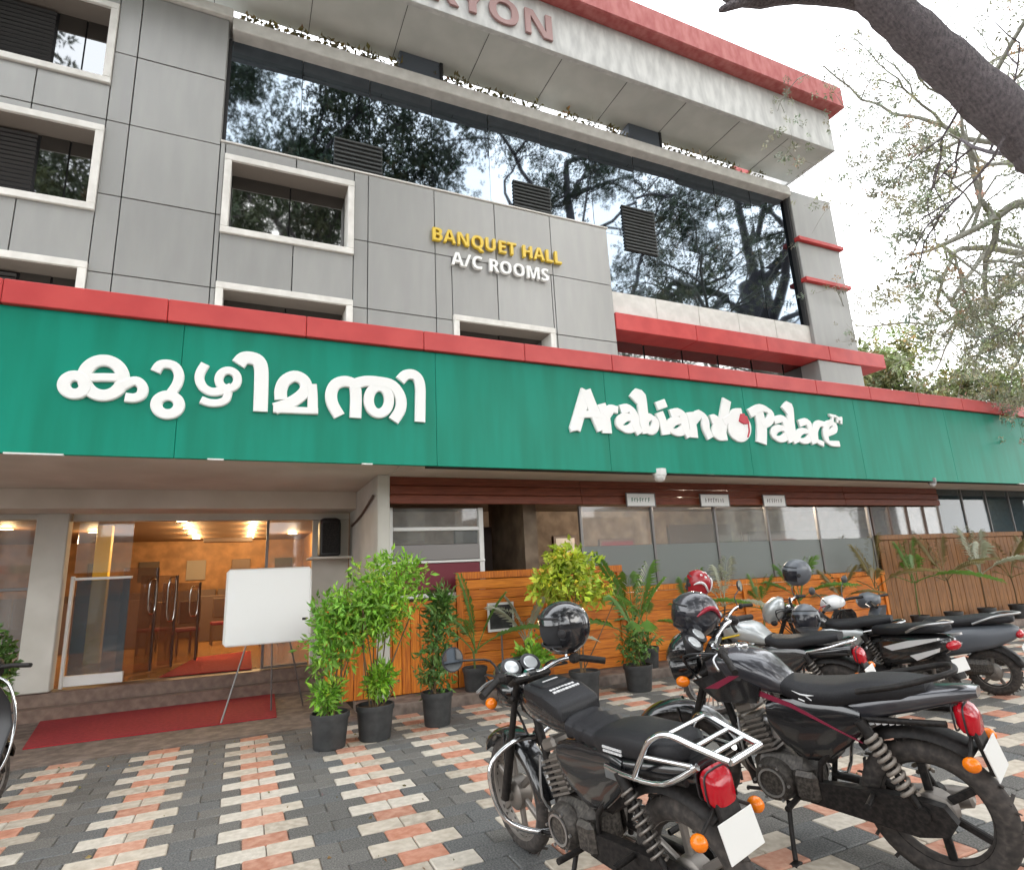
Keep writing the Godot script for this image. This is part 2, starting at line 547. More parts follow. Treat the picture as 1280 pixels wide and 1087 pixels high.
# ---------- ground ----------
func ground():
	var g := MB.new()
	g.bx(-150, 150, -0.4, -0.06, -150, 150)
	tag(part(self, "ground", g, M.asphalt), "", "", "", "structure")
	var court := Node3D.new()
	court.name = "forecourt"
	add_child(court)
	tag(court, "", "", "", "structure")
	var bed := MB.new()
	bed.bx(-7.0, 20.0, -0.05, -0.012, -7.3, 2.0)
	part(court, "sand_bed", bed, M.joint_sand)
	# blocks in running bond: cream, cream, dark / red, dark, dark
	var L := 0.2667
	var D := 0.1735
	var rng := RandomNumberGenerator.new()
	rng.seed = 11
	var shapes := {}
	for c in ["dark_paver", "dark_paver_b", "dark_paver_c", "cream_paver", "cream_paver_b", "cream_paver_c", "red_paver", "red_paver_b", "red_paver_c"]:
		var mb := MB.new()
		mb.box(Vector3(0, -0.03, 0), Vector3(L - 0.006, 0.06, D - 0.007), 0.006)
		shapes[c] = mb.mesh(M[c])
	var cam_xf := Transform3D(Basis.from_euler(Vector3(deg_to_rad(13.175), deg_to_rad(-24.737), deg_to_rad(-2.824))), Vector3(0, 1.5, 0)).affine_inverse()
	var fy := 1.0 / tan(deg_to_rad(72.33 * 0.5))
	var all := []
	for r in range(-19, 34):
		var z := -3.87 + D * r
		var cream_row := posmod(r, 2) == 0
		for i in range(-26, 75):
			var x := -0.037 + L * (i + 0.5) + (0.0 if cream_row else L * 0.5)
			var k := posmod(i, 3)
			var kind := "dark_paver"
			if cream_row:
				kind = "cream_paver" if k < 2 else "dark_paver"
			else:
				kind = "red_paver" if k == 0 else "dark_paver"
			kind += ["", "_b", "_c"][rng.randi_range(0, 2)]
			var at := Vector3(x, rng.randf_range(-0.003, 0.003), z)
			var turn := Vector3(rng.randfn(0.0, 0.006), rng.randfn(0.0, 0.006), rng.randfn(0.0, 0.006))
			var q := cam_xf * at
			var size := 0.0
			if q.z < -0.5:
				var sx := q.x / -q.z * fy * 869.0 / 1024.0
				var sy := q.y / -q.z * fy
				if absf(sx) < 1.0 and absf(sy) < 1.0:
					size = 1.0 / (q.z * q.z * -q.z)
			all.append([size, kind, at, turn])
	all.sort_custom(func(a, b): return a[0] > b[0] if a[0] != b[0] else (a[2].x < b[2].x if a[2].z == b[2].z else a[2].z < b[2].z))
	var rest := {}
	for n in all.size():
		var a: Array = all[n]
		if n < 300:
			piece(court, "paver", n, shapes[a[1]], a[2], a[3])
		else:
			if not rest.has(a[1]): rest[a[1]] = []
			rest[a[1]].append(Transform3D(Basis.from_euler(a[3]), a[2]))
	var am := ArrayMesh.new()
	for c in shapes:
		var st := SurfaceTool.new()
		st.begin(Mesh.PRIMITIVE_TRIANGLES)
		for t in rest[c]:
			st.append_from(shapes[c], 0, t)
		st.set_material(M[c])
		st.commit(am)
	tag(put(court, "paver_field", am), "", "", "", "stuff")
	# fallen leaves and bits of litter on the blocks
	var lm := leaf_clump(0.03, 1, 88, 0.32, 0.0)
	var tr := []
	for i in 420:
		var z := -7.25 + pow(rng.randf(), 1.4) * 6.0
		tr.append(Transform3D(Basis.from_euler(Vector3(rng.randfn() * 0.25, rng.randf() * TAU, PI / 2 + rng.randfn() * 0.3)).scaled(Vector3.ONE * rng.randf_range(0.5, 1.5)), Vector3(rng.randf_range(-3.0, 9.0), 0.008, z)))
	tag(scatter(court, "fallen_leaves", lm, M.leaf_dry, tr), "", "", "", "stuff")
	# raised kerb under the wooden fence and the entrance steps
	var kb := MB.new()
	kb.bx(1.35, 20.0, -0.05, 0.11, -7.95, -7.32, 0.012)
	tag(part(self, "kerb", kb, M.kerb_stone), "", "", "", "structure")
	var apron := MB.new()
	apron.bx(-8.0, 1.35, -0.05, 0.0, -9.75, -7.31)
	tag(part(self, "pavement", apron, M.kerb_stone), "", "", "", "structure")
	var sp := Node3D.new()
	sp.name = "entrance_steps"
	add_child(sp)
	tag(sp, "", "", "", "structure")
	var s1 := MB.new()
	s1.bx(-8.0, 1.78, -0.05, 0.15, -10.3, -9.72, 0.01)
	part(sp, "step", s1, M.step_stone)
	var s2 := MB.new()
	s2.bx(-8.0, 1.78, 0.0, 0.31, -10.3, -9.93, 0.01)
	part(sp, "step", s2, M.step_stone)
	var fl := MB.new()
	fl.bx(-8.0, 1.78, 0.0, 0.32, -18.0, -10.3)
	tag(part(self, "floor", fl, M.lobby_floor), "", "", "", "structure")
	var fr := MB.new()
	fr.bx(1.78, 20.0, 0.0, 0.32, -14.0, -7.95)
	tag(part(self, "floor", fr, M.step_stone), "", "", "", "structure")
	# carpets
	var cp := MB.new()
	cp.prism([Vector2(-1.92, -8.12), Vector2(0.49, -8.04), Vector2(0.55, -9.70), Vector2(-2.15, -9.70)], Vector3(0, 0.002, 0), Vector3(1, 0, 0), Vector3(0, 0, 1), Vector3(0, 0.012, 0))
	tag(part(self, "carpet", cp, M.red_carpet), "red carpet laid on the paving at the foot of the entrance steps", "carpet")
	var cp2 := MB.new()
	cp2.prism([Vector2(-0.95, -10.25), Vector2(0.25, -10.15), Vector2(0.28, -12.9), Vector2(-0.62, -12.6)], Vector3(0, 0.323, 0), Vector3(1, 0, 0), Vector3(0, 0, 1), Vector3(0, 0.01, 0))
	tag(part(self, "carpet", cp2, M.red_carpet), "red carpet runner inside the open entrance doorway", "carpet")

# ---------- the hotel building above the canopy ----------
func cut(rects: Array, w: Rect2) -> Array:
	var out := []
	for r in rects:
		var o: Rect2 = r.intersection(w)
		if o.size.x < 0.002 or o.size.y < 0.002:
			out.append(r)
			continue
		if o.position.x - r.position.x > 0.01: out.append(Rect2(r.position.x, r.position.y, o.position.x - r.position.x, r.size.y))
		if r.end.x - o.end.x > 0.01: out.append(Rect2(o.end.x, r.position.y, r.end.x - o.end.x, r.size.y))
		if o.position.y - r.position.y > 0.01: out.append(Rect2(o.position.x, r.position.y, o.size.x, o.position.y - r.position.y))
		if r.end.y - o.end.y > 0.01: out.append(Rect2(o.position.x, o.end.y, o.size.x, r.end.y - o.end.y))
	return out

func building():
	var rng := RandomNumberGenerator.new()
	rng.seed = 5
	var b := thing("hotel_building", "grey panelled hotel block with a mirrored glass band and red trim above the green canopy", "building", Vector3(0, 0, -10))
	# everything below is relative to the facade plane (z = 0)
	var core := MB.new()
	core.bx(-9.0, 15.1, 3.0, 11.55, -9.0, -0.62)
	core.bx(-9.0, -0.68, 2.98, 11.6, -0.62, -0.42)
	core.bx(-0.68, 7.20, 2.98, 9.0, -0.62, -0.42)
	part(b, "wall", core, M.dark_gap)
	# grey cladding
	var wins := []
	for y in [4.87, 7.28, 9.61]:
		wins.append(Rect2(-4.52, y, 2.2, 1.53 if y < 9 else 1.60))
	for y in [4.87, 7.28]:
		wins.append(Rect2(-0.58, y, 2.19, 1.51))
	wins.append(Rect2(3.49, 4.87, 2.20, 1.51))
	var xs := [-9.0, -7.2, -5.88, -4.58, -3.29, -2.0, -0.66, 0.58, 1.87, 3.16, 4.45, 5.75, 7.22]
	var ys := [3.6, 4.93, 6.27, 7.61, 8.95, 10.28, 11.6]
	var k := 0
	for i in xs.size() - 1:
		for j in ys.size() - 1:
			var y1: float = ys[j + 1]
			if i > 5:
				if j > 3: continue
				if j == 3: y1 = 9.02
			var cells := [Rect2(xs[i], ys[j], xs[i + 1] - xs[i], y1 - ys[j])]
			for w in wins:
				cells = cut(cells, w)
			for c in cells:
				if c.size.x < 0.05 or c.size.y < 0.05: continue
				var mb := MB.new()
				mb.box(Vector3.ZERO, Vector3(c.size.x - 0.016, c.size.y - 0.016, 0.04), 0.004)
				piece(b, "cladding_panel", k, mb.mesh(M["grey_panel_%d" % rng.randi_range(0, 2)]), Vector3(c.get_center().x, c.get_center().y, -0.02 + rng.randf_range(-0.002, 0.002)), Vector3(rng.randfn(0, 0.0012), rng.randfn(0, 0.0012), 0))
				k += 1
	# side returns of the grey boxes and the white capping
	var rt := MB.new()
	rt.bx(7.205, 7.225, 3.6, 9.02, -0.42, -0.045)
	rt.bx(-0.675, -0.655, 9.08, 11.6, -0.42, -0.045)
	part(b, "side_return", rt, M.grey_panel_0)
	var cap := MB.new()
	cap.bx(-0.66, 7.25, 9.022, 9.06, -0.24, 0.02, 0.008)
	cap.bx(-9.0, -0.60, 11.602, 11.80, -0.5, 0.09, 0.015)
	cap.bx(-0.60, 13.5, 11.38, 11.655, -0.6, 0.06, 0.015)
	part(b, "coping", cap, M.white_frame)
	# punched windows
	for n in wins.size():
		var w: Rect2 = wins[n]
		var f := MB.new()
		var t := 0.115
		f.bx(w.position.x, w.end.x, w.end.y - t, w.end.y, -0.40, 0.05, 0.008)
		f.bx(w.position.x, w.end.x, w.position.y, w.position.y + t, -0.40, 0.05, 0.008)
		f.bx(w.position.x + 0.001, w.position.x + t, w.position.y + t, w.end.y - t, -0.40, 0.049, 0.008)
		f.bx(w.end.x - t, w.end.x - 0.001, w.position.y + t, w.end.y - t, -0.40, 0.049, 0.008)
		var win := part(b, "window", f, M.white_frame)
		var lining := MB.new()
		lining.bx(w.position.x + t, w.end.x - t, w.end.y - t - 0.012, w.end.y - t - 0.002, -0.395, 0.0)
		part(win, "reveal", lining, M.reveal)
		var px: float = w.position.x + t
		var pw: float = w.size.x - 2 * t
		var split := 0.42 if n < 3 else 0.0
		if split > 0.0:
			var lv := MB.new()
			for s in 16:
				var yy: float = w.position.y + t + 0.04 + s * (w.size.y - 2 * t - 0.08) / 16.0
				lv.box(Vector3(px + 0.6, yy + 0.035, -0.34), Vector3(1.1, 0.05, 0.02), 0.0, Basis(Vector3.RIGHT, 0.6))
			part(win, "louver", lv, M.louver_dark)
			px += 1.17
			pw -= 1.17
		for s in 2:
			var pane := MB.new()
			pane.bx(px + pw * 0.5 * s + 0.012, px + pw * 0.5 * (s + 1) - 0.012, w.position.y + t, w.end.y - t, -0.39, -0.375)
			var pn := part(win, "pane", pane, M.window_glass)
			pn.rotation.y = rng.randfn(0, 0.002)
	# mirrored curtain glass
	var gx := -0.64
	var cols := 11
	var gw := (13.45 - gx) / cols
	for i in cols:
		var x0 := gx + gw * i
		for row in 2:
			var y0: float = [9.08, 7.58][row]
			var y1: float = [11.38, 9.074][row]
			if row == 1 and x0 + gw < 7.3: continue
			var mb := MB.new()
			mb.box(Vector3.ZERO, Vector3(gw - 0.012, y1 - y0, 0.02), 0.0)
			var q := part(b, "glass_pane", mb, M.mirror_glass if rng.randf() < 0.6 else M.mirror_glass_b, Vector3(x0 + gw * 0.5, (y0 + y1) * 0.5, -0.22))
			q.rotation = Vector3(rng.randfn(0, 0.004), rng.randfn(0, 0.004), 0)
	var gf := MB.new()
	gf.bx(13.45, 13.53, 7.56, 11.38, -0.3, -0.1, 0.01)
	gf.bx(-0.655, -0.60, 9.06, 11.38, -0.3, -0.17, 0.01)
	part(b, "glazing_frame", gf, M.dark_gap)
	for a in [[1.25, 2.17, 9.10, 9.85], [5.02, 5.92, 9.10, 9.87], [7.85, 8.78, 8.72, 9.92]]:
		var lv := MB.new()
		lv.bx(a[0], a[1], a[2], a[3], -0.205, -0.19)
		var n := int((a[3] - a[2]) / 0.085)
		for s in n:
			lv.box(Vector3((a[0] + a[1]) * 0.5, a[2] + (s + 0.5) * (a[3] - a[2]) / n, -0.165), Vector3(a[1] - a[0], 0.052, 0.018), 0.0, Basis(Vector3.RIGHT, -0.5))
		part(b, "vent_louver", lv, M.louver_grey)
	# white band, red hood and dark window band at the lower right
	for i in 5:
		var wb := MB.new()
		var x0 := 7.24 + i * 1.26
		wb.bx(x0 + 0.006, x0 + 1.254, 6.99, 7.56, -0.3, -0.13, 0.006)
		part(b, "white_panel", wb, M.white_frame)
	for i in 4:
		var rh := MB.new()
		var x0 := 7.23 + i * 2.24
		rh.bx(x0 + 0.004, x0 + 2.236, 6.58, 6.98, -0.9, 0.02, 0.012)
		part(b, "red_hood", rh, M.red_trim)
	for i in 6:
		var dw := MB.new()
		var x0 := 7.24 + i * 1.12
		dw.bx(x0 + 0.03, x0 + 1.10, 4.5, 6.58, -0.60, -0.58)
		part(b, "lower_window_pane", dw, M.window_glass)
	# end pier with two thin red ledges
	for a in [[4.5, 6.57, 0.0], [6.985, 8.80, 0.0], [8.92, 10.02, 0.0], [10.14, 11.62, 0.0]]:
		var pr := MB.new()
		pr.bx(13.535, 15.2, a[0], a[1], -1.6, -0.03, 0.012)
		part(b, "end_pier", pr, M.grey_panel_1)
	for y in [8.80, 10.02]:
		var le := MB.new()
		le.bx(13.50, 15.28, y + 0.002, y + 0.118, -1.6, 0.07, 0.01)
		part(b, "red_ledge", le, M.red_trim)
	# roof overhang, its columns, parapet and red roof edge
	var so := MB.new()
	so.bx(-9.0, 14.08, 12.19, 12.5, -0.35, 1.09)
	part(b, "roof_soffit", so, M.soffit_grey)
	for i in 12:
		var jt := MB.new()
		jt.bx(-6.0 + i * 1.68, -5.99 + i * 1.68, 12.183, 12.2, -0.38, 1.08)
		part(b, "soffit_joint", jt, M.dark_gap)
	var pp := MB.new()
	pp.bx(-9.0, 14.10, 12.17, 13.40, 1.0, 1.12, 0.01)
	pp.bx(13.98, 14.10, 12.17, 13.40, -6.0, 0.995, 0.01)
	part(b, "parapet", pp, M.parapet_paint)
	var re := MB.new()
	re.bx(-9.0, 14.40, 13.38, 14.05, 0.9, 1.42, 0.03)
	re.bx(13.9, 14.40, 13.38, 14.05, -6.0, 0.895, 0.03)
	part(b, "roof_edge", re, M.red_paint)
	for a in [[2.5, 3.36], [8.2, 9.12]]:
		var co := MB.new()
		co.bx(a[0], a[1], 11.64, 12.19, -0.39, -0.05, 0.01)
		part(b, "roof_column", co, M.blue_grey_column)
		var pipe := MB.new()
		pipe.bx(a[1] + 0.002, a[1] + 0.07, 11.64, 12.19, -0.30, -0.03, 0.01)
		part(b, "drain_pipe", pipe, M.dark_gap)
	# weeds growing along the terrace edge behind the coping
	var lm := leaf_clump(0.10, 8, 3)
	var tr := []
	for i in 640:
		var x := rng.randf_range(-0.4, 12.8)
		if fmod(x, 3.1) > 2.7: continue
		tr.append(Transform3D(Basis.from_euler(Vector3(rng.randf() * 6, rng.randf() * 6, rng.randf() * 6)).scaled(Vector3.ONE * rng.randf_range(0.5, 1.5)), Vector3(x, 11.72 + rng.randf() * 0.28, -10.38 + rng.randf() * 0.25)))
	tag(scatter(self, "terrace_weeds", lm, M.leaf_dry, tr), "dry weeds growing along the terrace edge under the roof overhang", "weeds", "", "stuff")

func scatter(parent: Node, called: String, mesh: ArrayMesh, m: Material, xfs: Array, colors := true) -> MultiMeshInstance3D:
	var mm := MultiMesh.new()
	mm.transform_format = MultiMesh.TRANSFORM_3D
	mm.use_colors = colors
	mm.mesh = mesh
	mm.instance_count = xfs.size()
	var rng := RandomNumberGenerator.new()
	rng.seed = xfs.size()
	for i in xfs.size():
		mm.set_instance_transform(i, xfs[i])
		if colors:
			var v := rng.randf_range(0.45, 1.25)
			var old := 1.0 if rng.randf() > 0.06 else 1.6
			mm.set_instance_color(i, Color(minf(1.8, v * rng.randf_range(0.85, 1.2) * old), v, v * rng.randf_range(0.7, 1.1)))
	var o := MultiMeshInstance3D.new()
	o.multimesh = mm
	o.material_override = m
	o.name = numbered(called) if parent == self else called
	parent.add_child(o, true)
	return o

# a spray of pointed leaves round the origin, each leaf folded along its rib
func leaf_clump(size: float, count: int, seed_: int, slim := 0.28, spread := 1.0) -> ArrayMesh:
	var rng := RandomNumberGenerator.new()
	rng.seed = seed_
	var mb := MB.new()
	for i in count:
		var d := Vector3(rng.randfn(), rng.randfn() + 0.25, rng.randfn()).normalized()
		var o := d * size * spread * rng.randf_range(0.15, 0.9)
		var t := (d + Vector3(rng.randfn(), rng.randfn() - 0.3, rng.randfn()) * 0.6).normalized()
		leaf_blade(mb, o, t, size * rng.randf_range(0.7, 1.2), slim, rng)
	return mb.mesh(null)

func leaf_blade(mb: MB, o: Vector3, t: Vector3, l: float, slim: float, rng: RandomNumberGenerator):
	var s := t.cross(Vector3(rng.randfn(), rng.randfn(), rng.randfn())).normalized()
	var u := s.cross(t)
	var w := l * slim
	var a := o
	var m := o + t * l * 0.45 + u * l * 0.05
	var e := o + t * l - u * l * 0.08
	mb.tri(a, m + s * w + u * w * 0.35, m); mb.tri(m, m + s * w + u * w * 0.35, e)
	mb.tri(a, m, m - s * w + u * w * 0.35); mb.tri(m, e, m - s * w + u * w * 0.35)
	mb.flush(0.0, false)

# ---------- green canopy ----------
func canopy():
	var c := thing("entrance_canopy", "long green fascia canopy with a red top edge along the shop front", "canopy", Vector3(0, 0, -6.67))
	var x := -9.0
	var edges := [-9.0, -6.1, -3.38, -0.65, 2.08, 4.53, 7.11, 9.69, 12.27, 14.85, 17.4, 21.0]
	for i in edges.size() - 1:
		var f := MB.new()
		f.box(Vector3.ZERO, Vector3(edges[i + 1] - edges[i] - 0.003, 1.43, 0.05), 0.004)
		part(c, "fascia_panel", f, M.green_panel, Vector3((edges[i] + edges[i + 1]) * 0.5, 3.505, -0.026))
	var e := -9.0
	var n := 0
	while e < 20.5:
		var t := MB.new()
		t.box(Vector3.ZERO, Vector3(1.361, 0.245, 0.14), 0.008)
		piece(c, "red_trim", n, t.mesh(M.red_trim), Vector3(e + 0.683, 4.338, -0.01))
		n += 1
		e += 1.3655
	var roof := MB.new()
	roof.bx(-9.0, 21.0, 4.2, 4.45, -3.3, -0.09)
	part(c, "roof_slab", roof, M.soffit_paint)
	var so := MB.new()
	so.bx(-9.0, 1.74, 2.86, 2.98, -3.32, -0.06)
	so.bx(1.742, 21.0, 2.845, 2.98, -1.2, -0.06)
	part(c, "soffit", so, M.soffit_paint)
	var bm := MB.new()
	bm.bx(-9.0, 1.72, 2.60, 2.865, -3.3, -2.68, 0.01)
	part(c, "beam", bm, M.soffit_paint)
	# dark slot behind the fascia, to the right of the entrance
	var slot := MB.new()
	slot.bx(2.0, 21.0, 2.80, 2.844, -0.24, -0.055)
	part(c, "dark_slot", slot, M.dark_gap)
	# frayed white sealant marks along the bottom edge
	for a in [[-2.0, -1.55], [-0.35, -0.2], [1.2, 1.32], [14.3, 14.6]]:
		var s := MB.new()
		s.bx(a[0], a[1], 2.782, 2.797, -0.045, 0.003)
		part(c, "sealant_strip", s, M.white_paint)
	# dome cameras under the edge
	for a in [[5.36, "white dome camera under the fascia edge above the first small sign", 0.10, "white_paint"], [11.55, "small grey camera under the fascia edge near the end of the header", 0.07, "steel_frame"]]:
		var d := thing("dome_camera", a[1], "camera", Vector3(a[0], 2.80, -6.72))
		var m1 := MB.new()
		m1.lathe([Vector2(0.0, 0.05), Vector2(a[2], 0.05), Vector2(a[2], -0.03), Vector2(a[2] * 0.9, -0.05)], Vector3.ZERO)
		part(d, "mount", m1, M[a[3]])
		var m2 := MB.new()
		m2.ball(Vector3(0, -0.05, 0), Vector3(a[2] * 0.85, a[2] * 0.85, a[2] * 0.85))
		part(d, "dome", m2, M.white_paint if a[2] > 0.09 else M.gauge_glass)

# ---------- shop front: fence, glass, header ----------
func planks(f: Node3D, x0: float, x1: float, y0: float, y1: float, upright: bool, step: float, wood: String, rng: RandomNumberGenerator):
	var n := int(round((x1 - x0 if upright else y1 - y0) / step))
	for i in n:
		var mb := MB.new()
		var sx := (x1 - x0) / n - 0.006 if upright else x1 - x0 - 0.004
		var sy := y1 - y0 if upright else (y1 - y0) / n - 0.006
		mb.box(Vector3.ZERO, Vector3(sx, sy, 0.028), 0.005)
		var at := Vector3(x0 + (x1 - x0) * (i + 0.5) / n, (y0 + y1) * 0.5, 0.0) if upright else Vector3((x0 + x1) * 0.5, y0 + (y1 - y0) * (i + 0.5) / n, 0.0)
		at.z = rng.randf_range(-0.004, 0.004)
		var m: Material = M[wood] if wood.contains("brown") or wood.contains("header") else M["%s_%d" % [wood, rng.randi_range(0, 2)]]
		part(f, "plank", mb, m, at)
		if rng.randf() < 0.5 and wood.contains("wood_") == false and wood != "header_wood":
			var kn := MB.new()
			kn.lathe([Vector2(0.001, 0.0), Vector2(rng.randf_range(0.010, 0.018), 0.0), Vector2(0.008, 0.0012)], Vector3(rng.randf_range(-0.4, 0.4) * (0.08 if upright else sx), rng.randf_range(-0.4, 0.4) * (sy if upright else 0.05), 0.0142), Vector3(0.05, 0, 1), 9)
			part(f.get_child(f.get_child_count() - 1), "knot", kn, M.brown_frame)

func battens(f: Node3D, list: Array, m: Material):
	for a in list:
		var mb := MB.new()
		mb.bx(a[0], a[1], a[2], a[3], 0.016, 0.048, 0.006)
		part(f, "batten", mb, m)

func storefront():
	var rng := RandomNumberGenerator.new()
	rng.seed = 9
	var Z := -7.80
	var f1 := thing("wooden_fence", "low orange fence section of upright planks beside the entrance steps", "fence", Vector3(0, 0, Z))
	planks(f1, 0.98, 2.62, 0.12, 1.13, true, 0.115, "upright_wood", rng)
	battens(f1, [[0.96, 2.64, 1.135, 1.215], [2.52, 2.64, 0.12, 1.13]], M.upright_wood_1)
	var f2 := thing("wooden_fence", "tall orange fence section of level planks behind the black potted plants", "fence", Vector3(0, 0, Z))
	planks(f2, 2.66, 5.28, 0.12, 1.46, false, 0.135, "level_wood", rng)
	battens(f2, [[2.65, 5.30, 1.465, 1.56], [2.655, 2.745, 0.12, 1.46], [5.20, 5.285, 0.12, 1.46], [3.96, 4.04, 0.12, 1.46]], M.upright_wood_1)
	var f3 := thing("wooden_fence", "orange board fence with upright battens under the frosted glass", "fence", Vector3(0, 0, Z))
	planks(f3, 5.31, 11.28, 0.12, 1.15, false, 0.147, "level_wood", rng)
	var bl := [[5.305, 11.285, 1.155, 1.235]]
	for i in 6:
		bl.append([5.32 + i * 1.17, 5.40 + i * 1.17, 0.12, 1.15])
	battens(f3, bl, M.upright_wood_0)
	var f4 := thing("wooden_fence", "brown plank fence, the tallest section, behind the dry palms", "fence", Vector3(0, 0, Z))
	planks(f4, 11.31, 16.25, 0.12, 1.80, true, 0.15, "brown_wood", rng)
	battens(f4, [[11.30, 16.26, 1.805, 1.90]], M.brown_wood)
	# glass screen over the fence
	var gs := thing("glass_screen", "glass screen with frosted lower band between the fence and the dark wood header", "window", Vector3(0, 0, Z - 0.06))
	var mx := [4.69, 6.02, 7.33, 8.53, 9.79, 11.24]
	for i in mx.size():
		var m := MB.new()
		m.bx(mx[i] - 0.022, mx[i] + 0.022, 1.24, 2.46, -0.03, 0.03, 0.005)
		part(gs, "mullion", m, M.steel_frame)
		if i + 1 < mx.size():
			var p := MB.new()
			p.bx(mx[i] + 0.024, mx[i + 1] - 0.024, 1.86, 2.455, -0.005, 0.005)
			part(gs, "clear_pane", p, M.clear_glass)
			var q := MB.new()
			q.bx(mx[i] + 0.024, mx[i + 1] - 0.024, 1.24, 1.857, -0.006, 0.006)
			part(gs, "frosted_pane", q, M.frosted_glass)
	# shuttered and smoked panes over the tall fence
	var sg := thing("side_window", "row of framed panes above the tall brown fence, the last ones dark blue", "window", Vector3(0, 0, Z - 0.06))
	for i in 4:
		var fr := MB.new()
		var x0 := 11.30 + i * 0.55
		fr.bx(x0, x0 + 0.05, 1.90, 2.46, -0.03, 0.03, 0.005)
		part(sg, "mullion", fr, M.brown_frame)
		var p := MB.new()
		p.bx(x0 + 0.052, x0 + 0.548, 1.90, 2.46, -0.006, 0.006)
		part(sg, "clear_pane", p, M.clear_glass)
	for i in 5:
		var p := MB.new()
		var x0 := 13.5 + i * 0.9
		p.bx(x0 + 0.02, x0 + 0.88, 1.90, 2.84, -0.006, 0.006)
		part(sg, "smoked_pane", p, M.smoked_glass)
		var fr := MB.new()
		fr.bx(x0 - 0.02, x0 + 0.018, 1.90, 2.84, -0.03, 0.03, 0.005)
		part(sg, "mullion", fr, M.steel_frame)
	# wooden header with three planks
	var hd := thing("wooden_header", "dark red-brown wooden header planks running under the canopy soffit", "fascia board", Vector3(0, 0, Z + 0.02))
	for i in 4:
		for s in 3:
			var mb := MB.new()
			mb.box(Vector3.ZERO, Vector3(2.92, 0.118, 0.05), 0.008)
			part(hd, "plank", mb, M.header_wood, Vector3(1.76 + 2.925 * (i + 0.5), 2.54 + s * 0.125, -0.012 * s))
	# plaster return wall between the entrance recess and the fence
	var w := MB.new()
	w.bx(1.60, 1.76, 0.11, 2.86, -9.95, -7.74, 0.01)
	tag(part(self, "plaster_wall", w, M.plaster), "short plaster wall between the entrance recess and the wooden header", "wall")
	var cd := MB.new()
	cd.tube(smooth([v3(1.58, 2.36, -9.6), v3(1.58, 2.44, -8.8), v3(1.57, 2.60, -7.9)], 4), 0.018, 6)
	tag(part(self, "cable_duct", cd, M.brown_frame), "dark cable running up the plaster wall beside the loudspeaker", "cable")
	# serving window with white frame, grey sill and maroon front
	var sv := thing("serving_window", "white framed serving window with a maroon front behind the low fence", "window", Vector3(0, 0, -8.05))
	for a in [[1.80, 1.86, 1.30, 2.46], [3.10, 3.17, 1.30, 2.46]]:
		var m := MB.new()
		m.bx(a[0], a[1], a[2], a[3], -0.04, 0.04, 0.006)
		part(sv, "jamb", m, M.white_paint)
	var tb := MB.new()
	tb.bx(1.862, 3.098, 2.14, 2.19, -0.04, 0.04, 0.006)
	part(sv, "transom", tb, M.white_paint)
	for a in [[2.192, 2.456], [1.96, 2.138]]:
		var p := MB.new()
		p.bx(1.862, 3.098, a[0], a[1], -0.006, 0.006)
		part(sv, "pane", p, M.clear_glass)
	var sl := MB.new()
	sl.bx(1.862, 3.098, 1.74, 1.955, -0.035, 0.035, 0.006)
	part(sv, "grey_board", sl, M.steel_frame)
	var mr := MB.new()
	mr.bx(1.862, 3.098, 1.35, 1.70, -0.03, 0.03, 0.006)
	part(sv, "maroon_panel", mr, M.maroon)
	var st := MB.new()
	st.bx(1.80, 3.17, 1.702, 1.735, -0.05, 0.06, 0.006)
	st.bx(1.78, 3.0, 1.25, 1.30, -0.05, 0.10, 0.006)
	part(sv, "ledge", st, M.white_paint)
	# small hanging signs
	for a in [[5.46, 5.99, "first small white hanging sign, with green lettering, left of the lit ceiling lamp"], [6.93, 7.54, "second small white hanging sign, between the two lit lamps"], [8.34, 8.86, "third small white hanging sign, furthest along the header"]]:
		var s := thing("hanging_sign", a[2], "sign", Vector3((a[0] + a[1]) * 0.5, 2.545, -7.70), 0.0, "small signs hung on the header")
		var bd := MB.new()
		bd.box(Vector3.ZERO, Vector3(a[1] - a[0], 0.20, 0.02), 0.004)
		part(s, "board", bd, M.board_face)
		var rim := MB.new()
		var hw: float = (a[1] - a[0]) * 0.5
		rim.bx(-hw, hw, 0.095, 0.108, -0.012, 0.016)
		rim.bx(-hw, hw, -0.108, -0.095, -0.012, 0.016)
		rim.bx(-hw - 0.012, -hw, -0.108, 0.108, -0.012, 0.016)
		rim.bx(hw, hw + 0.012, -0.108, 0.108, -0.012, 0.016)
		part(s, "rim", rim, M.steel_frame)
		# worn print, only strokes can be made out
		var ink := MB.new()
		var x := -hw * 0.68
		while x < hw * 0.62:
			var h := rng.randf_range(0.05, 0.075)
			ink.bx(x, x + 0.012, -h * 0.5, h * 0.5, 0.0102, 0.0115)
			if rng.randf() < 0.7: ink.bx(x + 0.0125, x + 0.032, h * 0.5 - 0.012, h * 0.5, 0.0102, 0.0114)
			if rng.randf() < 0.5: ink.bx(x + 0.0125, x + 0.030, -0.006, 0.006, 0.0102, 0.0113)
			x += rng.randf_range(0.045, 0.06)
		part(s, "worn_print", ink, M.letter_green if a[0] < 6 else M.steel_frame)
	# dining room behind the glass
	var rm := thing("dining_room", "dim dining room seen behind the glass screen and the serving window", "room")
	var wl := MB.new()
	wl.bx(1.78, 20.0, 0.32, 2.85, -12.2, -12.0)
	part(rm, "back_wall", wl, M.room_wall)
	var ce := MB.new()
	ce.bx(1.78, 20.0, 2.847, 2.98, -12.2, -7.88)
	part(rm, "ceiling", ce, M.room_wall)
	var pt := MB.new()
	pt.bx(3.9, 4.12, 0.32, 2.845, -9.6, -8.2)
	pt.bx(17.9, 18.1, 0.32, 2.845, -12.0, -8.2)
	part(rm, "partition", pt, M.room_wall)
	var ds := MB.new()
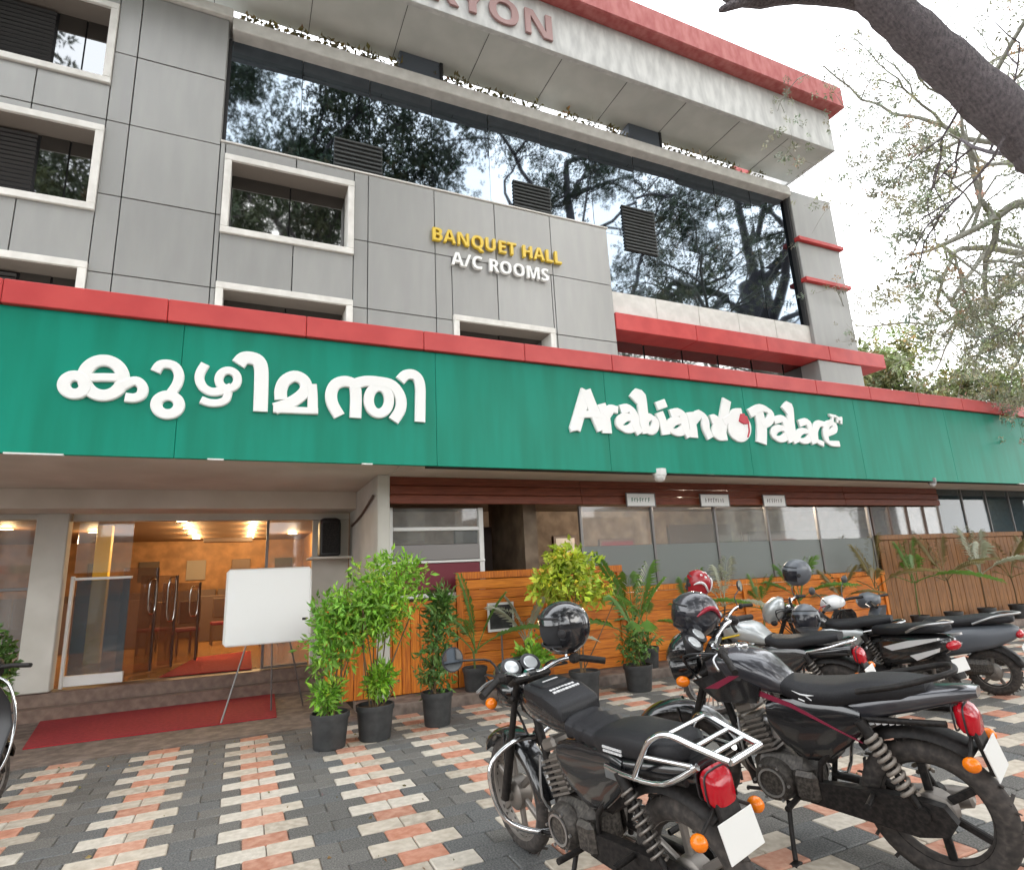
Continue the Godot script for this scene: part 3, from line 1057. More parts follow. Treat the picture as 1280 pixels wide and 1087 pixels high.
	ds.bx(3.22, 3.86, 0.32, 2.30, -9.5, -9.4)
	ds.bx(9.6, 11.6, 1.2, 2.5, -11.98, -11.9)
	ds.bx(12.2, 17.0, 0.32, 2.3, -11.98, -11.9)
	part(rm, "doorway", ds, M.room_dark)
	for a in [[4.6, 5.5, 1.65, 2.25], [6.4, 7.0, 1.6, 2.3], [7.6, 8.6, 1.7, 2.2], [12.0, 13.2, 1.75, 2.3]]:
		var fr := MB.new()
		fr.bx(a[0], a[1], a[2], a[3], -11.99, -11.95, 0.01)
		var o := part(rm, "picture", fr, M.brown_frame)
		var im := MB.new()
		im.bx(a[0] + 0.06, a[1] - 0.06, a[2] + 0.06, a[3] - 0.06, -11.949, -11.945)
		part(o, "print", im, [M.white_frame, M.maroon, M.reveal][rng.randi_range(0, 2)])
	# small back kitchen glow behind the serving window
	var kt := MB.new()
	kt.bx(1.95, 2.75, 1.7, 2.12, -9.62, -9.58, 0.01)
	part(rm, "serving_hatch", kt, M.orange_wall)
	for x in [4.9, 6.6, 8.4, 10.2]:
		var t := thing("dining_table", "brown dining table with a white top behind the frosted glass, %s" % {4.9: "nearest the partition", 6.6: "beneath the first lit lamp", 8.4: "beneath the second lit lamp", 10.2: "furthest from the entrance"}[x], "table", Vector3(x, 0.32, -9.7), 0.0, "tables in the dining room")
		var tt := MB.new()
		tt.box(Vector3(0, 0.74, 0), Vector3(1.1, 0.04, 0.7), 0.008)
		part(t, "tabletop", tt, M.white_frame)
		for sx in [-0.48, 0.48]:
			var lg := MB.new()
			lg.bx(sx - 0.03, sx + 0.03, 0.0, 0.72, -0.03, 0.03, 0.005)
			part(t, "leg", lg, M.brown_frame)
	for a in [[7.87, -9.2, "round ceiling lamp glowing beside the second small sign"], [8.72, -9.16, "round ceiling lamp glowing behind the second small sign's far end"]]:
		lamp(Vector3(a[0], 2.84, a[1]), 0.13, a[2], "white_lamp", 0.9)

func lamp(at: Vector3, r: float, label: String, m: String, e: float):
	var o := thing("ceiling_lamp", label, "lamp", at, 0.0, "ceiling lamps")
	var rim := MB.new()
	rim.ring_lathe([Vector2(r, 0.0), Vector2(r + 0.02, 0.0), Vector2(r + 0.02, -0.02), Vector2(r, -0.02)], Vector3.ZERO, Vector3.UP, 16)
	part(o, "trim_ring", rim, M.white_paint)
	var d := MB.new()
	d.lathe([Vector2(0.0, -0.004), Vector2(r, -0.004), Vector2(r, -0.014), Vector2(0.0, -0.014)], Vector3.ZERO, Vector3.UP, 16)
	part(o, "lamp_disc", d, M[m])
	var l := OmniLight3D.new()
	l.name = "lamp_light"
	l.light_energy = e
	l.light_size = r
	l.light_color = Color(1.0, 0.84, 0.6) if m == "warm_lamp" else Color(1.0, 0.93, 0.84)
	l.omni_range = 12.0
	l.omni_attenuation = 2.0
	l.shadow_enabled = true
	o.add_child(l)
	l.position = Vector3(0, -0.12, 0)

# ---------- entrance lobby ----------
func lobby():
	var rm := thing("entrance_lobby", "warm orange lobby seen through the open glass entrance", "room")
	var wl := MB.new()
	wl.bx(-8.0, 1.78, 0.32, 2.82, -18.0, -17.8)
	wl.bx(1.60, 1.78, 0.32, 2.82, -17.8, -10.3)
	wl.bx(-8.2, -8.0, 0.32, 2.82, -18.0, -10.0)
	part(rm, "wall", wl, M.orange_wall)
	var ce := MB.new()
	ce.bx(-8.2, 1.78, 2.75, 2.9, -18.0, -10.02)
	part(rm, "ceiling", ce, M.orange_ceiling)
	for i in 9:
		var wp := MB.new()
		wp.bx(-7.9 + i * 1.06, -6.88 + i * 1.06, 0.34, 1.5, -17.79, -17.74, 0.01)
		part(rm, "wall_panel", wp, M.brown_frame)
		if i > 3:
			var pc := MB.new()
			pc.bx(-7.6 + i * 1.06, -7.15 + i * 1.06, 1.75, 2.25, -17.79, -17.76, 0.008)
			part(rm, "picture", pc, [M.reveal, M.brown_frame, M.room_dark][i % 3])
	var ct := MB.new()
	ct.bx(-0.85, 0.9, 0.32, 1.35, -16.9, -16.3, 0.01)
	part(rm, "counter", ct, M.brown_frame)
	var sg := MB.new()
	sg.bx(-0.75, 0.25, 2.52, 2.62, -15.2, -15.0, 0.01)
	part(rm, "hanging_beam", sg, M.brown_frame)
	var col := MB.new()
	col.bx(-2.42, -2.18, 0.32, 2.75, -13.4, -13.2, 0.01)
	part(rm, "column", col, M.letter_yellow)
	var dk := MB.new()
	dk.bx(-3.4, -1.75, 0.32, 1.35, -16.2, -15.9, 0.01)
	part(rm, "side_counter", dk, M.brown_frame)
	# two rows of lit lamps receding into the room, a few others
	for i in 4:
		lamp(Vector3(-0.99, 2.745, -12.4 - i * 1.4), 0.075, ["nearest", "second", "third", "furthest"][i] + " lamp of the longer lobby row, over the carpet", "warm_lamp", 0.25)
	for i in 4:
		lamp(Vector3(0.22, 2.745, -13.2 - i * 1.2), 0.07, ["nearest", "second", "third", "furthest"][i] + " lamp of the short lobby row, above the whiteboard", "warm_lamp", 0.22)
	for a in [[-2.7, -14.5, "single lobby lamp above the yellow column"], [1.15, -15.6, "single lobby lamp beside the loudspeaker"], [-3.87, -13.6, "lobby lamp seen through the shop window beyond the pillar"]]:
		lamp(Vector3(a[0], 2.745, a[1]), 0.09, a[2], "warm_lamp", 0.22)
	# front wall pieces round the openings
	var lt := MB.new()
	lt.bx(-2.12, 1.60, 2.50, 2.605, -10.12, -9.98, 0.006)
	tag(part(self, "door_lintel", lt, M.plaster), "plain plaster lintel over the glass entrance", "lintel")
	var pl := thing("pillar", "pale plaster pillar between the side window and the glass entrance", "pillar", Vector3(-2.31, 0.32, -9.98))
	var pb := MB.new()
	pb.bx(-0.19, 0.17, 0.0, 2.285, -0.14, 0.10, 0.012)
	part(pl, "shaft", pb, M.plaster)
	var sd := MB.new()
	sd.bx(1.04, 1.60, 0.32, 2.50, -10.1, -10.0, 0.01)
	tag(part(self, "plaster_wall", sd, M.plaster), "plaster wall strip behind the loudspeaker", "wall")
	# glass entrance: left leaf closed, middle open, right sidelight
	var dr := thing("entrance_door", "frameless glass entrance door leaf with a white bottom rail", "door", Vector3(-2.04, 0.32, -10.08), -0.06)
	var g := MB.new()
	g.bx(0.03, 0.66, 0.16, 1.38, -0.006, 0.006)
	part(dr, "glass", g, M.smoked_glass)
	var rl := MB.new()
	rl.bx(0.0, 0.68, 0.02, 0.155, -0.03, 0.03, 0.006)
	part(dr, "bottom_rail", rl, M.white_paint)
	var tr := MB.new()
	tr.bx(0.0, 0.68, 1.385, 1.42, -0.025, 0.025, 0.006)
	part(dr, "top_rail", tr, M.white_paint)
	var jb := MB.new()
	jb.bx(-0.04, 0.0, 0.0, 1.44, -0.035, 0.035, 0.006)
	part(dr, "stile", jb, M.white_paint)
	var up := thing("entrance_transom", "clear glass transom over the entrance opening", "window", Vector3(0, 0, -10.06))
	var tg := MB.new()
	tg.bx(-2.05, -1.40, 1.80, 2.495, -0.005, 0.005)
	part(up, "pane", tg, M.clear_glass)
	var sg2 := thing("side_light", "tall clear glass pane beside the whiteboard", "window", Vector3(0, 0, -10.05))
	var s2 := MB.new()
	s2.bx(0.40, 1.02, 0.36, 2.49, -0.005, 0.005)
	part(sg2, "pane", s2, M.clear_glass)
	var s3 := MB.new()
	s3.bx(0.36, 0.40, 0.32, 2.50, -0.03, 0.03, 0.005)
	s3.bx(0.402, 1.02, 0.32, 0.358, -0.03, 0.03, 0.005)
	part(sg2, "frame", s3, M.steel_frame)
	# side window at the far left
	var lw := thing("shop_window", "large shop window beyond the pale pillar", "window", Vector3(0, 0, -10.02))
	var l1 := MB.new()
	l1.bx(-5.2, -2.52, 0.62, 2.52, -0.005, 0.005)
	part(lw, "pane", l1, M.window_pane if M.has("window_pane") else M.clear_glass)
	var l2 := MB.new()
	l2.bx(-5.2, -2.505, 1.60, 1.64, -0.02, 0.02, 0.004)
	l2.bx(-5.2, -2.505, 0.57, 0.615, -0.03, 0.03, 0.004)
	part(lw, "glazing_bar", l2, M.steel_frame)
	var l3 := MB.new()
	l3.bx(-8.0, -2.505, 0.32, 0.568, -10.12, -9.95, 0.01)
	l3.bx(-8.0, -2.505, 2.525, 2.605, -10.12, -9.95, 0.01)
	tag(part(self, "plaster_wall", l3, M.plaster), "low plaster wall under the shop window beyond the pillar", "wall")
	# inner glass leaves folded back into the lobby, with chromed loop handles
	var k := 0
	for q in [[-1.17, -11.0, 0.95, "first"], [-0.92, -11.3, 0.8, "second"], [-0.62, -12.0, 0.6, "third"]]:
		var lf := thing("folded_door", "dark glass door leaf folded into the lobby with a chromed loop handle, %s from the entrance" % q[3], "door", Vector3(q[0], 0.32, q[1]), q[2], "door leaves folded into the lobby")
		var gl := MB.new()
		gl.bx(-0.62, 0.0, 0.02, 1.55 - 0.12 * k, -0.006, 0.006)
		part(lf, "glass", gl, M.maroon_glass)
		var sl := MB.new()
		sl.bx(0.002, 0.035, 0.02, 1.55 - 0.12 * k, -0.02, 0.02, 0.005)
		part(lf, "stile", sl, M.brown_frame)
		var lh := MB.new()
		var pts := []
		for i in 20:
			var an := TAU * i / 20
			pts.append(v3(-0.10 + 0.075 * signf(cos(an)) * pow(absf(cos(an)), 0.6), 1.12 - 0.06 * k + (0.26 if k < 1 else 0.34 - 0.09 * (k - 1)) * signf(sin(an)) * pow(absf(sin(an)), 0.6), 0.045))
		lh.tube(pts, 0.012, 6, 60.0, true)
		part(lf, "loop_handle", lh, M.chrome)
		k += 1
	# dining chairs deeper inside
	for q in [[-0.9, -13.6, 0.4, "nearest the carpet runner"], [-1.5, -14.2, 0.6, "beside the yellow column"], [-0.3, -15.2, 0.1, "in front of the counter"], [0.7, -14.0, -0.4, "behind the whiteboard"]]:
		var c := thing("lobby_chair", "dark brown lobby chair, " + q[3], "chair", Vector3(q[0], 0.32, q[1]), q[2], "chairs in the lobby")
		var seat := MB.new()
		seat.box(Vector3(0, 0.45, 0), Vector3(0.42, 0.07, 0.42), 0.02)
		part(c, "seat", seat, M.maroon)
		var bk := MB.new()
		bk.box(Vector3(0, 0.78, 0.2), Vector3(0.40, 0.42, 0.04), 0.018)
		part(c, "backrest", bk, M.brown_frame)
		for sx in [-0.18, 0.18]:
			for sz in [-0.18, 0.18]:
				var lg := MB.new()
				lg.bx(sx - 0.02, sx + 0.02, 0.0, 0.42, sz - 0.02, sz + 0.02, 0.004)
				part(c, "leg", lg, M.brown_frame)
	# black loudspeaker on its shelf
	var sp := thing("loudspeaker", "black loudspeaker standing on a wall shelf beside the entrance", "loudspeaker", Vector3(1.26, 1.905, -9.72))
	var bd := MB.new()
	var rr := []
	for q in [[0.0, 0.14, 0.13], [0.03, 0.165, 0.155], [0.5, 0.165, 0.155], [0.56, 0.15, 0.14], [0.585, 0.11, 0.11]]:
		var ring := PackedVector3Array()
		for j in 16:
			var a := TAU * j / 16
			ring.push_back(Vector3(q[1] * signf(cos(a)) * pow(absf(cos(a)), 0.45), q[0], q[2] * signf(sin(a)) * pow(absf(sin(a)), 0.45)))
		rr.append(ring)
	bd.loft(rr, 50)
	part(sp, "cabinet", bd, M.plastic_black)
	var gr := MB.new()
	gr.box(Vector3(0, 0.28, 0.158), Vector3(0.25, 0.46, 0.012), 0.005)
	part(sp, "grille", gr, M.dusty_black)
	var sh := MB.new()
	sh.bx(0.95, 1.58, 1.865, 1.90, -9.99, -9.52, 0.006)
	tag(part(self, "wall_shelf", sh, M.plaster), "narrow wall shelf carrying the black loudspeaker", "shelf")
	# whiteboard on a thin easel
	var ea := thing("whiteboard", "blank whiteboard with rounded corners on a thin metal easel at the carpet edge", "whiteboard", Vector3(0.37, 0, -8.35))
	var bo := MB.new()
	bo.box(Vector3(0, 1.27, 0), Vector3(0.98, 0.90, 0.022), 0.01, Basis(Vector3.RIGHT, -0.10))
	part(ea, "board", bo, M.board_face)
	var rim := MB.new()
	var B := Basis(Vector3.RIGHT, -0.10)
	var rp := []
	for q in [[-0.47, -0.45], [0.47, -0.45], [0.495, -0.42], [0.495, 0.42], [0.47, 0.45], [-0.47, 0.45], [-0.495, 0.42], [-0.495, -0.42]]:
		rp.append(Vector3(0, 1.27, 0) + B * Vector3(q[0], q[1], 0))
	rim.tube(rp, 0.013, 6, 60, true)
	part(ea, "rim", rim, M.white_paint)
	for a in [[v3(-0.22, 0.9, 0.02), v3(-0.47, 0.005, 0.25)], [v3(0.24, 0.9, 0.02), v3(0.46, 0.005, -0.20)], [v3(0.05, 0.9, -0.02), v3(0.08, 0.005, -0.12)]]:
		var lg := MB.new()
		lg.tube(a, 0.011, 6)
		part(ea, "leg", lg, M.steel_frame)
	var clip := MB.new()
	clip.box(Vector3(0.42, 1.08, 0.03), Vector3(0.05, 0.03, 0.03), 0.006)
	part(ea, "clip", clip, M.plastic_black)

# ---------- lettering ----------
# flat-faced raised stroke along a path on the plane z; every stroke sits a hair proud of the one before
func ribbon(mb: MB, pts: Array, w: float, z: float, depth: float, order: int, loop: bool, nib := 0.0):
	var m := pts.size()
	var rings := []
	for i in m:
		var a: Vector2 = pts[(i - 1 + m) % m] if loop else pts[maxi(i - 1, 0)]
		var b: Vector2 = pts[(i + 1) % m] if loop else pts[mini(i + 1, m - 1)]
		var t := (b - a).normalized()
		var s := Vector2(-t.y, t.x)
		var ww := w * 0.5
		if nib > 0.0:
			ww *= 1.0 - nib + nib * 1.3 * absf(sin(t.angle() + 0.5))
		var p: Vector2 = pts[i]
		if not loop and i == 0: p -= t * w * 0.12
		if not loop and i == m - 1: p += t * w * 0.12
		var zz := z + depth + order * 0.0016 + 0.0012 * i / m
		var c := minf(0.010, ww * 0.3)
		var ring := PackedVector3Array()
		for q in [[-1.0, 0.0, z], [-1.0, 0.0, zz - c], [-1.0, c, zz], [1.0, -c, zz], [1.0, 0.0, zz - c], [1.0, 0.0, z]]:
			var off: float = q[0] * ww + q[1]
			ring.push_back(Vector3(p.x + s.x * off, p.y + s.y * off, q[2]))
		rings.append(ring)
	mb.loft(rings, 25.0, loop)

func strokes(parent: Node3D, called: String, list: Array, m: Material, z: float, depth: float, nib := 0.0):
	var mb := MB.new()
	for n in list.size():
		var flat: Array = list[n][1]
		var pts := []
		for i in range(0, flat.size(), 2):
			pts.append(Vector2(flat[i], flat[i + 1]))
		var loop: bool = pts.size() > 4 and pts[0].distance_to(pts[-1]) < 0.002
		if loop: pts.pop_back()
		var sm := smooth(pts, 4, loop) if pts.size() > 2 else pts
		ribbon(mb, sm, list[n][0] * (0.98 if nib > 0.3 else 1.14), z, depth, n, loop, nib)
	return part(parent, called, mb, m)

func text_sign(parent: Node3D, s: String, size: float, x0: float, x1: float, y: float, z: float, depth: float, m: Material):
	var f := SystemFont.new()
	f.font_names = PackedStringArray(["Droid Sans"])
	f.font_weight = 700
	var adv := [0.0]
	for i in s.length():
		adv.append(adv[-1] + f.get_string_size(s.substr(i, 1), HORIZONTAL_ALIGNMENT_LEFT, -1, 64).x)
	var k: float = (x1 - x0) / adv[-1]
	for i in s.length():
		if s[i] == " ": continue
		var tm := TextMesh.new()
		tm.text = s[i]
		tm.font = f
		tm.font_size = 64
		tm.pixel_size = size / 46.0
		tm.depth = depth
		tm.curve_step = 2.0
		tm.horizontal_alignment = HORIZONTAL_ALIGNMENT_CENTER
		tm.vertical_alignment = VERTICAL_ALIGNMENT_BOTTOM
		tm.material = m
		var o := put(parent, "letter", tm, Vector3(x0 + k * (adv[i] + adv[i + 1]) * 0.5, y - size * 0.33, z))
		o.scale.x = k / (size / 46.0)

func signs():
	var malayalam := [
		["ka", [[0.103, [-1.143, 3.572, -1.152, 3.492, -1.191, 3.426, -1.251, 3.387, -1.321, 3.381, -1.387, 3.410, -1.435, 3.468, -1.458, 3.543, -1.450, 3.621, -1.413, 3.687, -1.353, 3.729, -1.283, 3.736, -1.216, 3.708, -1.165, 3.649, -1.143, 3.572]], [0.073, [-1.406, 3.551, -1.303, 3.563, -1.191, 3.571]], [0.093, [-1.439, 3.472, -1.450, 3.418, -1.490, 3.381, -1.543, 3.377, -1.589, 3.406, -1.610, 3.457, -1.599, 3.512, -1.560, 3.549, -1.507, 3.554, -1.461, 3.524, -1.439, 3.472]], [0.083, [-1.121, 3.500, -1.073, 3.536, -1.016, 3.546, -0.967, 3.490, -0.973, 3.411, -1.028, 3.372, -1.095, 3.373]]]],
		["u sign", [[0.083, [-0.867, 3.675, -0.835, 3.739, -0.769, 3.756, -0.700, 3.732, -0.660, 3.646, -0.671, 3.548, -0.714, 3.455]], [0.093, [-0.637, 3.332, -0.652, 3.273, -0.700, 3.234, -0.762, 3.230, -0.814, 3.262, -0.837, 3.317, -0.823, 3.376, -0.775, 3.415, -0.713, 3.420, -0.660, 3.388, -0.637, 3.332]]]],
		["zha", [[0.080, [-0.433, 3.781, -0.470, 3.689, -0.469, 3.606, -0.425, 3.528, -0.346, 3.494, -0.255, 3.515, -0.178, 3.558]], [0.075, [-0.115, 3.650, -0.129, 3.590, -0.172, 3.550, -0.227, 3.545, -0.273, 3.577, -0.293, 3.634, -0.279, 3.694, -0.237, 3.735, -0.182, 3.740, -0.135, 3.708, -0.115, 3.650]], [0.073, [-0.437, 3.397, -0.359, 3.373, -0.275, 3.381, -0.214, 3.422, -0.197, 3.498]]]],
		["i sign", [[0.126, [-0.109, 3.838, -0.066, 3.895, -0.000, 3.906, 0.071, 3.883, 0.110, 3.797, 0.120, 3.577, 0.124, 3.332]]]],
		["ma", [[0.114, [0.322, 3.478, 0.318, 3.574, 0.356, 3.678, 0.450, 3.742, 0.543, 3.710, 0.579, 3.621, 0.525, 3.521, 0.401, 3.421, 0.278, 3.362]], [0.069, [0.258, 3.349, 0.467, 3.353, 0.700, 3.359]], [0.095, [0.636, 3.652, 0.650, 3.500, 0.654, 3.342]]]],
		["ntha", [[0.114, [0.933, 3.332, 0.864, 3.455, 0.848, 3.577, 0.892, 3.685, 0.994, 3.732, 1.093, 3.703, 1.121, 3.578, 1.118, 3.324]], [0.103, [1.501, 3.549, 1.485, 3.466, 1.441, 3.404, 1.382, 3.378, 1.324, 3.396, 1.281, 3.452, 1.265, 3.531, 1.280, 3.612, 1.322, 3.675, 1.381, 3.702, 1.441, 3.685, 1.485, 3.629, 1.501, 3.549]], [0.114, [1.093, 3.703, 1.223, 3.753, 1.385, 3.759, 1.540, 3.731, 1.634, 3.598, 1.634, 3.447, 1.560, 3.314]]]],
		["i sign", [[0.111, [1.642, 3.813, 1.700, 3.875, 1.786, 3.892, 1.850, 3.847, 1.879, 3.739, 1.876, 3.529, 1.870, 3.322]]]],
	]
	var latin := [
		["A", [[0.158, [4.206, 3.881, 4.113, 3.650, 3.994, 3.351]], [0.185, [4.206, 3.881, 4.286, 3.662, 4.407, 3.368]], [0.114, [4.067, 3.542, 4.221, 3.559, 4.350, 3.551]], [0.070, [3.921, 3.328, 4.023, 3.353]]]],
		["r", [[0.158, [4.439, 3.706, 4.480, 3.543, 4.489, 3.327]], [0.141, [4.489, 3.560, 4.586, 3.656, 4.681, 3.656]]]],
		["a", [[0.141, [4.961, 3.479, 4.931, 3.426, 4.865, 3.391, 4.788, 3.387, 4.729, 3.415, 4.711, 3.464, 4.740, 3.517, 4.806, 3.553, 4.883, 3.558, 4.943, 3.530, 4.961, 3.479]], [0.150, [4.759, 3.662, 4.898, 3.689, 4.966, 3.591, 4.971, 3.456, 5.029, 3.349]]]],
		["b", [[0.167, [4.994, 3.832, 5.113, 3.935, 5.129, 3.722, 5.126, 3.499, 5.150, 3.362]], [0.132, [5.319, 3.487, 5.292, 3.425, 5.239, 3.385, 5.179, 3.382, 5.135, 3.416, 5.124, 3.475, 5.149, 3.537, 5.202, 3.578, 5.263, 3.582, 5.307, 3.547, 5.319, 3.487]]]],
		["i", [[0.132, [5.390, 3.762, 5.534, 3.814]], [0.158, [5.418, 3.655, 5.462, 3.520, 5.491, 3.359]]]],
		["a", [[0.141, [5.836, 3.482, 5.804, 3.429, 5.735, 3.394, 5.656, 3.390, 5.597, 3.418, 5.580, 3.468, 5.611, 3.521, 5.679, 3.556, 5.758, 3.561, 5.818, 3.533, 5.836, 3.482]], [0.150, [5.627, 3.659, 5.801, 3.692, 5.849, 3.578, 5.857, 3.456, 5.910, 3.346]]]],
		["n", [[0.150, [5.974, 3.693, 6.000, 3.517, 6.000, 3.340]], [0.150, [6.024, 3.589, 6.163, 3.695, 6.249, 3.621, 6.249, 3.478, 6.304, 3.345]]]],
		["P", [[0.202, [7.365, 3.843, 7.393, 3.598, 7.340, 3.322]], [0.150, [7.181, 3.774, 7.421, 3.878, 7.611, 3.822, 7.584, 3.686, 7.418, 3.600]]]],
		["a", [[0.132, [7.914, 3.486, 7.875, 3.430, 7.796, 3.393, 7.707, 3.389, 7.643, 3.419, 7.626, 3.471, 7.664, 3.527, 7.743, 3.564, 7.832, 3.569, 7.898, 3.539, 7.914, 3.486]], [0.141, [7.686, 3.692, 7.898, 3.732, 7.935, 3.611, 7.948, 3.476, 7.986, 3.363]]]],
		["l", [[0.150, [7.956, 3.884, 8.079, 3.972, 8.057, 3.695, 8.057, 3.501, 8.104, 3.357]]]],
		["a", [[0.123, [8.442, 3.475, 8.404, 3.422, 8.327, 3.387, 8.241, 3.383, 8.178, 3.411, 8.163, 3.460, 8.201, 3.513, 8.277, 3.548, 8.364, 3.552, 8.427, 3.525, 8.442, 3.475]], [0.132, [8.242, 3.675, 8.433, 3.718, 8.471, 3.602, 8.475, 3.476, 8.513, 3.361]]]],
		["c", [[0.132, [8.827, 3.694, 8.689, 3.694, 8.578, 3.568, 8.579, 3.411, 8.719, 3.354]]]],
		["e", [[0.123, [8.875, 3.544, 9.061, 3.615, 9.059, 3.724, 8.912, 3.699, 8.819, 3.541, 8.864, 3.384, 9.102, 3.371]]]],
		["trademark", [[0.062, [8.998, 3.867, 9.148, 3.852]], [0.053, [9.074, 3.856, 9.033, 3.735]], [0.040, [9.161, 3.742, 9.186, 3.846, 9.217, 3.787, 9.278, 3.844, 9.249, 3.727]]]],
	]
	var emblem := [
		["white flourish", [[0.145, [6.735, 3.944, 6.683, 3.812, 6.619, 3.639, 6.570, 3.488, 6.505, 3.374]], [0.133, [6.384, 3.625, 6.467, 3.639, 6.500, 3.558, 6.424, 3.443, 6.470, 3.372, 6.622, 3.380]], [0.133, [7.085, 3.536, 7.056, 3.464, 7.000, 3.406, 6.929, 3.372, 6.856, 3.368, 6.796, 3.396, 6.761, 3.449, 6.757, 3.517, 6.785, 3.588, 6.840, 3.646, 6.911, 3.682, 6.985, 3.687, 7.045, 3.659, 7.081, 3.605, 7.085, 3.536]], [0.109, [6.624, 3.602, 6.780, 3.687, 6.866, 3.768, 6.990, 3.786]]]],
		["disc", [[0.206, [6.881, 3.580, 6.917, 3.507, 6.876, 3.412]]]],
		["red crown", [[0.115, [6.945, 3.669, 7.014, 3.645, 7.089, 3.659]], [0.085, [7.006, 3.740, 7.013, 3.673]]]],
		["red arc", [[0.017, [7.102, 3.593, 7.096, 3.479, 7.051, 3.383]]]],
	]
	var a := thing("malayalam_sign", "raised white Malayalam lettering on the green fascia over the entrance", "sign", Vector3(0, 0, -6.67))
	for g in malayalam:
		strokes(a, "letter", g[1], M.letter_white, -0.012, 0.055)
	var b := thing("restaurant_name_sign", "raised white brush lettering reading Arabian Palace on the green fascia", "sign", Vector3(0, 0, -6.67))
	for g in latin:
		strokes(b, "letter", g[1], M.letter_white, -0.012, 0.05, 0.35)
	for g in emblem:
		strokes(b, "emblem", g[1], M.emblem_red if g[0].begins_with("red") else M.letter_white, -0.012, 0.062 if g[0].begins_with("red") else 0.045, 0.2)
	var c := thing("banquet_hall_sign", "yellow and white raised letters reading BANQUET HALL A/C ROOMS on the grey wall", "sign", Vector3(0, 0, -10))
	text_sign(c, "BANQUET HALL", 0.27, 3.06, 5.95, 7.86, 0.05, 0.07, M.letter_yellow)
	text_sign(c, "A/C ROOMS", 0.27, 3.46, 5.62, 7.40, 0.05, 0.07, M.letter_white)
	var d := thing("parapet_lettering", "faded red letters on the pale parapet below the red roof edge", "sign", Vector3(0, 0, -8.88))
	text_sign(d, "ARYON", 0.62, 2.05, 5.55, 12.36, 0.03, 0.05, M.letter_maroon)

# ---------- plants ----------
func pot(o: Node3D, r: float, h: float):
	var mb := MB.new()
	mb.lathe([Vector2(0.0, 0.0), Vector2(r * 0.78, 0.0), Vector2(r * 0.80, 0.012), Vector2(r * 0.93, h - 0.05), Vector2(r * 0.99, h - 0.048), Vector2(r, h - 0.01), Vector2(r * 0.985, h), Vector2(r * 0.90, h), Vector2(r * 0.88, h - 0.04), Vector2(0.0, h - 0.04)], Vector3.ZERO, Vector3.UP, 24)
	part(o, "pot", mb, M.pot_plastic)
	var so := MB.new()
	so.lathe([Vector2(0.0, h - 0.05), Vector2(r * 0.87, h - 0.05), Vector2(r * 0.84, h - 0.030), Vector2(r * 0.4, h - 0.022), Vector2(0.0, h - 0.026)], Vector3.ZERO, Vector3.UP, 14)
	part(o, "soil", so, M.soil)

func bush(o: Node3D, h: float, blobs: Array, count: int, m: Material, clump: ArrayMesh, stems: int, seed_: int):
	var rng := RandomNumberGenerator.new()
	rng.seed = seed_
	var sm := MB.new()
	for i in stems:
		var b: Array = blobs[i % blobs.size()]
		var c: Vector3 = b[0]
		var e := c + Vector3(rng.randfn() * b[1].x, rng.randfn() * b[1].y * 0.4, rng.randfn() * b[1].z) * 0.5
		var s := Vector3(rng.randfn() * 0.03, h, rng.randfn() * 0.03)
		sm.tube(smooth([s, s.lerp(e, 0.4) + Vector3(rng.randfn() * 0.05, 0.05, rng.randfn() * 0.05), e], 3), [0.009, 0.008, 0.008, 0.007, 0.006, 0.005, 0.004], 5)
	part(o, "stem", sm, M.stem_brown)
	var tr := []
	for i in count:
		var b: Array = blobs[rng.randi_range(0, blobs.size() - 1)]
		var d := Vector3(rng.randfn(), rng.randfn(), rng.randfn()).normalized() * pow(rng.randf(), 0.45)
		var p: Vector3 = b[0] + d * b[1]
		p += Vector3(sin(p.y * 21.0 + p.z * 17.0), sin(p.x * 19.0), cos(p.y * 23.0)) * 0.035
		tr.append(Transform3D(Basis.from_euler(Vector3(rng.randf() * TAU, rng.randf() * TAU, rng.randf() * TAU)).scaled(Vector3.ONE * rng.randf_range(0.7, 1.25)), p))
	tag(scatter(o, "foliage", clump, m, tr), "", "", "", "stuff")

# one arching frond: a rib with narrow folded leaflets on both sides
func frond(l: float, lift: float, droop: float, leaflets: int, ll: float, seed_: int) -> Array:
	var rng := RandomNumberGenerator.new()
	rng.seed = seed_
	var mb := MB.new()
	var path := []
	for i in 9:
		var t := i / 8.0
		path.append(Vector3(l * sin(lift) * t + droop * 0.3 * l * t * t, l * cos(lift) * t - droop * l * 0.5 * t * t, 0.0))
	mb.tube(path, [0.010, 0.009, 0.008, 0.007, 0.006, 0.005, 0.004, 0.003, 0.002], 5)
	for i in leaflets:
		var t := 0.28 + 0.72 * (i + 0.5) / leaflets
		var k := t * 8.0
		var a: Vector3 = path[int(k)].lerp(path[mini(int(k) + 1, 8)], k - int(k))
		var tan: Vector3 = (path[mini(int(k) + 1, 8)] - path[maxi(int(k) - 1, 0)]).normalized()
		for s in [-1.0, 1.0]:
			var d: Vector3 = (tan * rng.randf_range(0.7, 1.0) + Vector3(0, 0.15, s * 0.8)).normalized()
			var len := ll * (1.0 - absf(t - 0.6) * 0.9) * rng.randf_range(0.85, 1.1)
			var u := d.cross(tan).normalized() * 0.017 * (len / 0.22)
			var mid := a + d * len * 0.5 + Vector3(0, 0.01, 0)
			var e := a + d * len + Vector3(0, -len * 0.28, 0)
			mb.tri(a, mid + u, mid - u); mb.tri(mid + u, e, mid - u)
			mb.flush(0.0, false)
	return [mb, path]

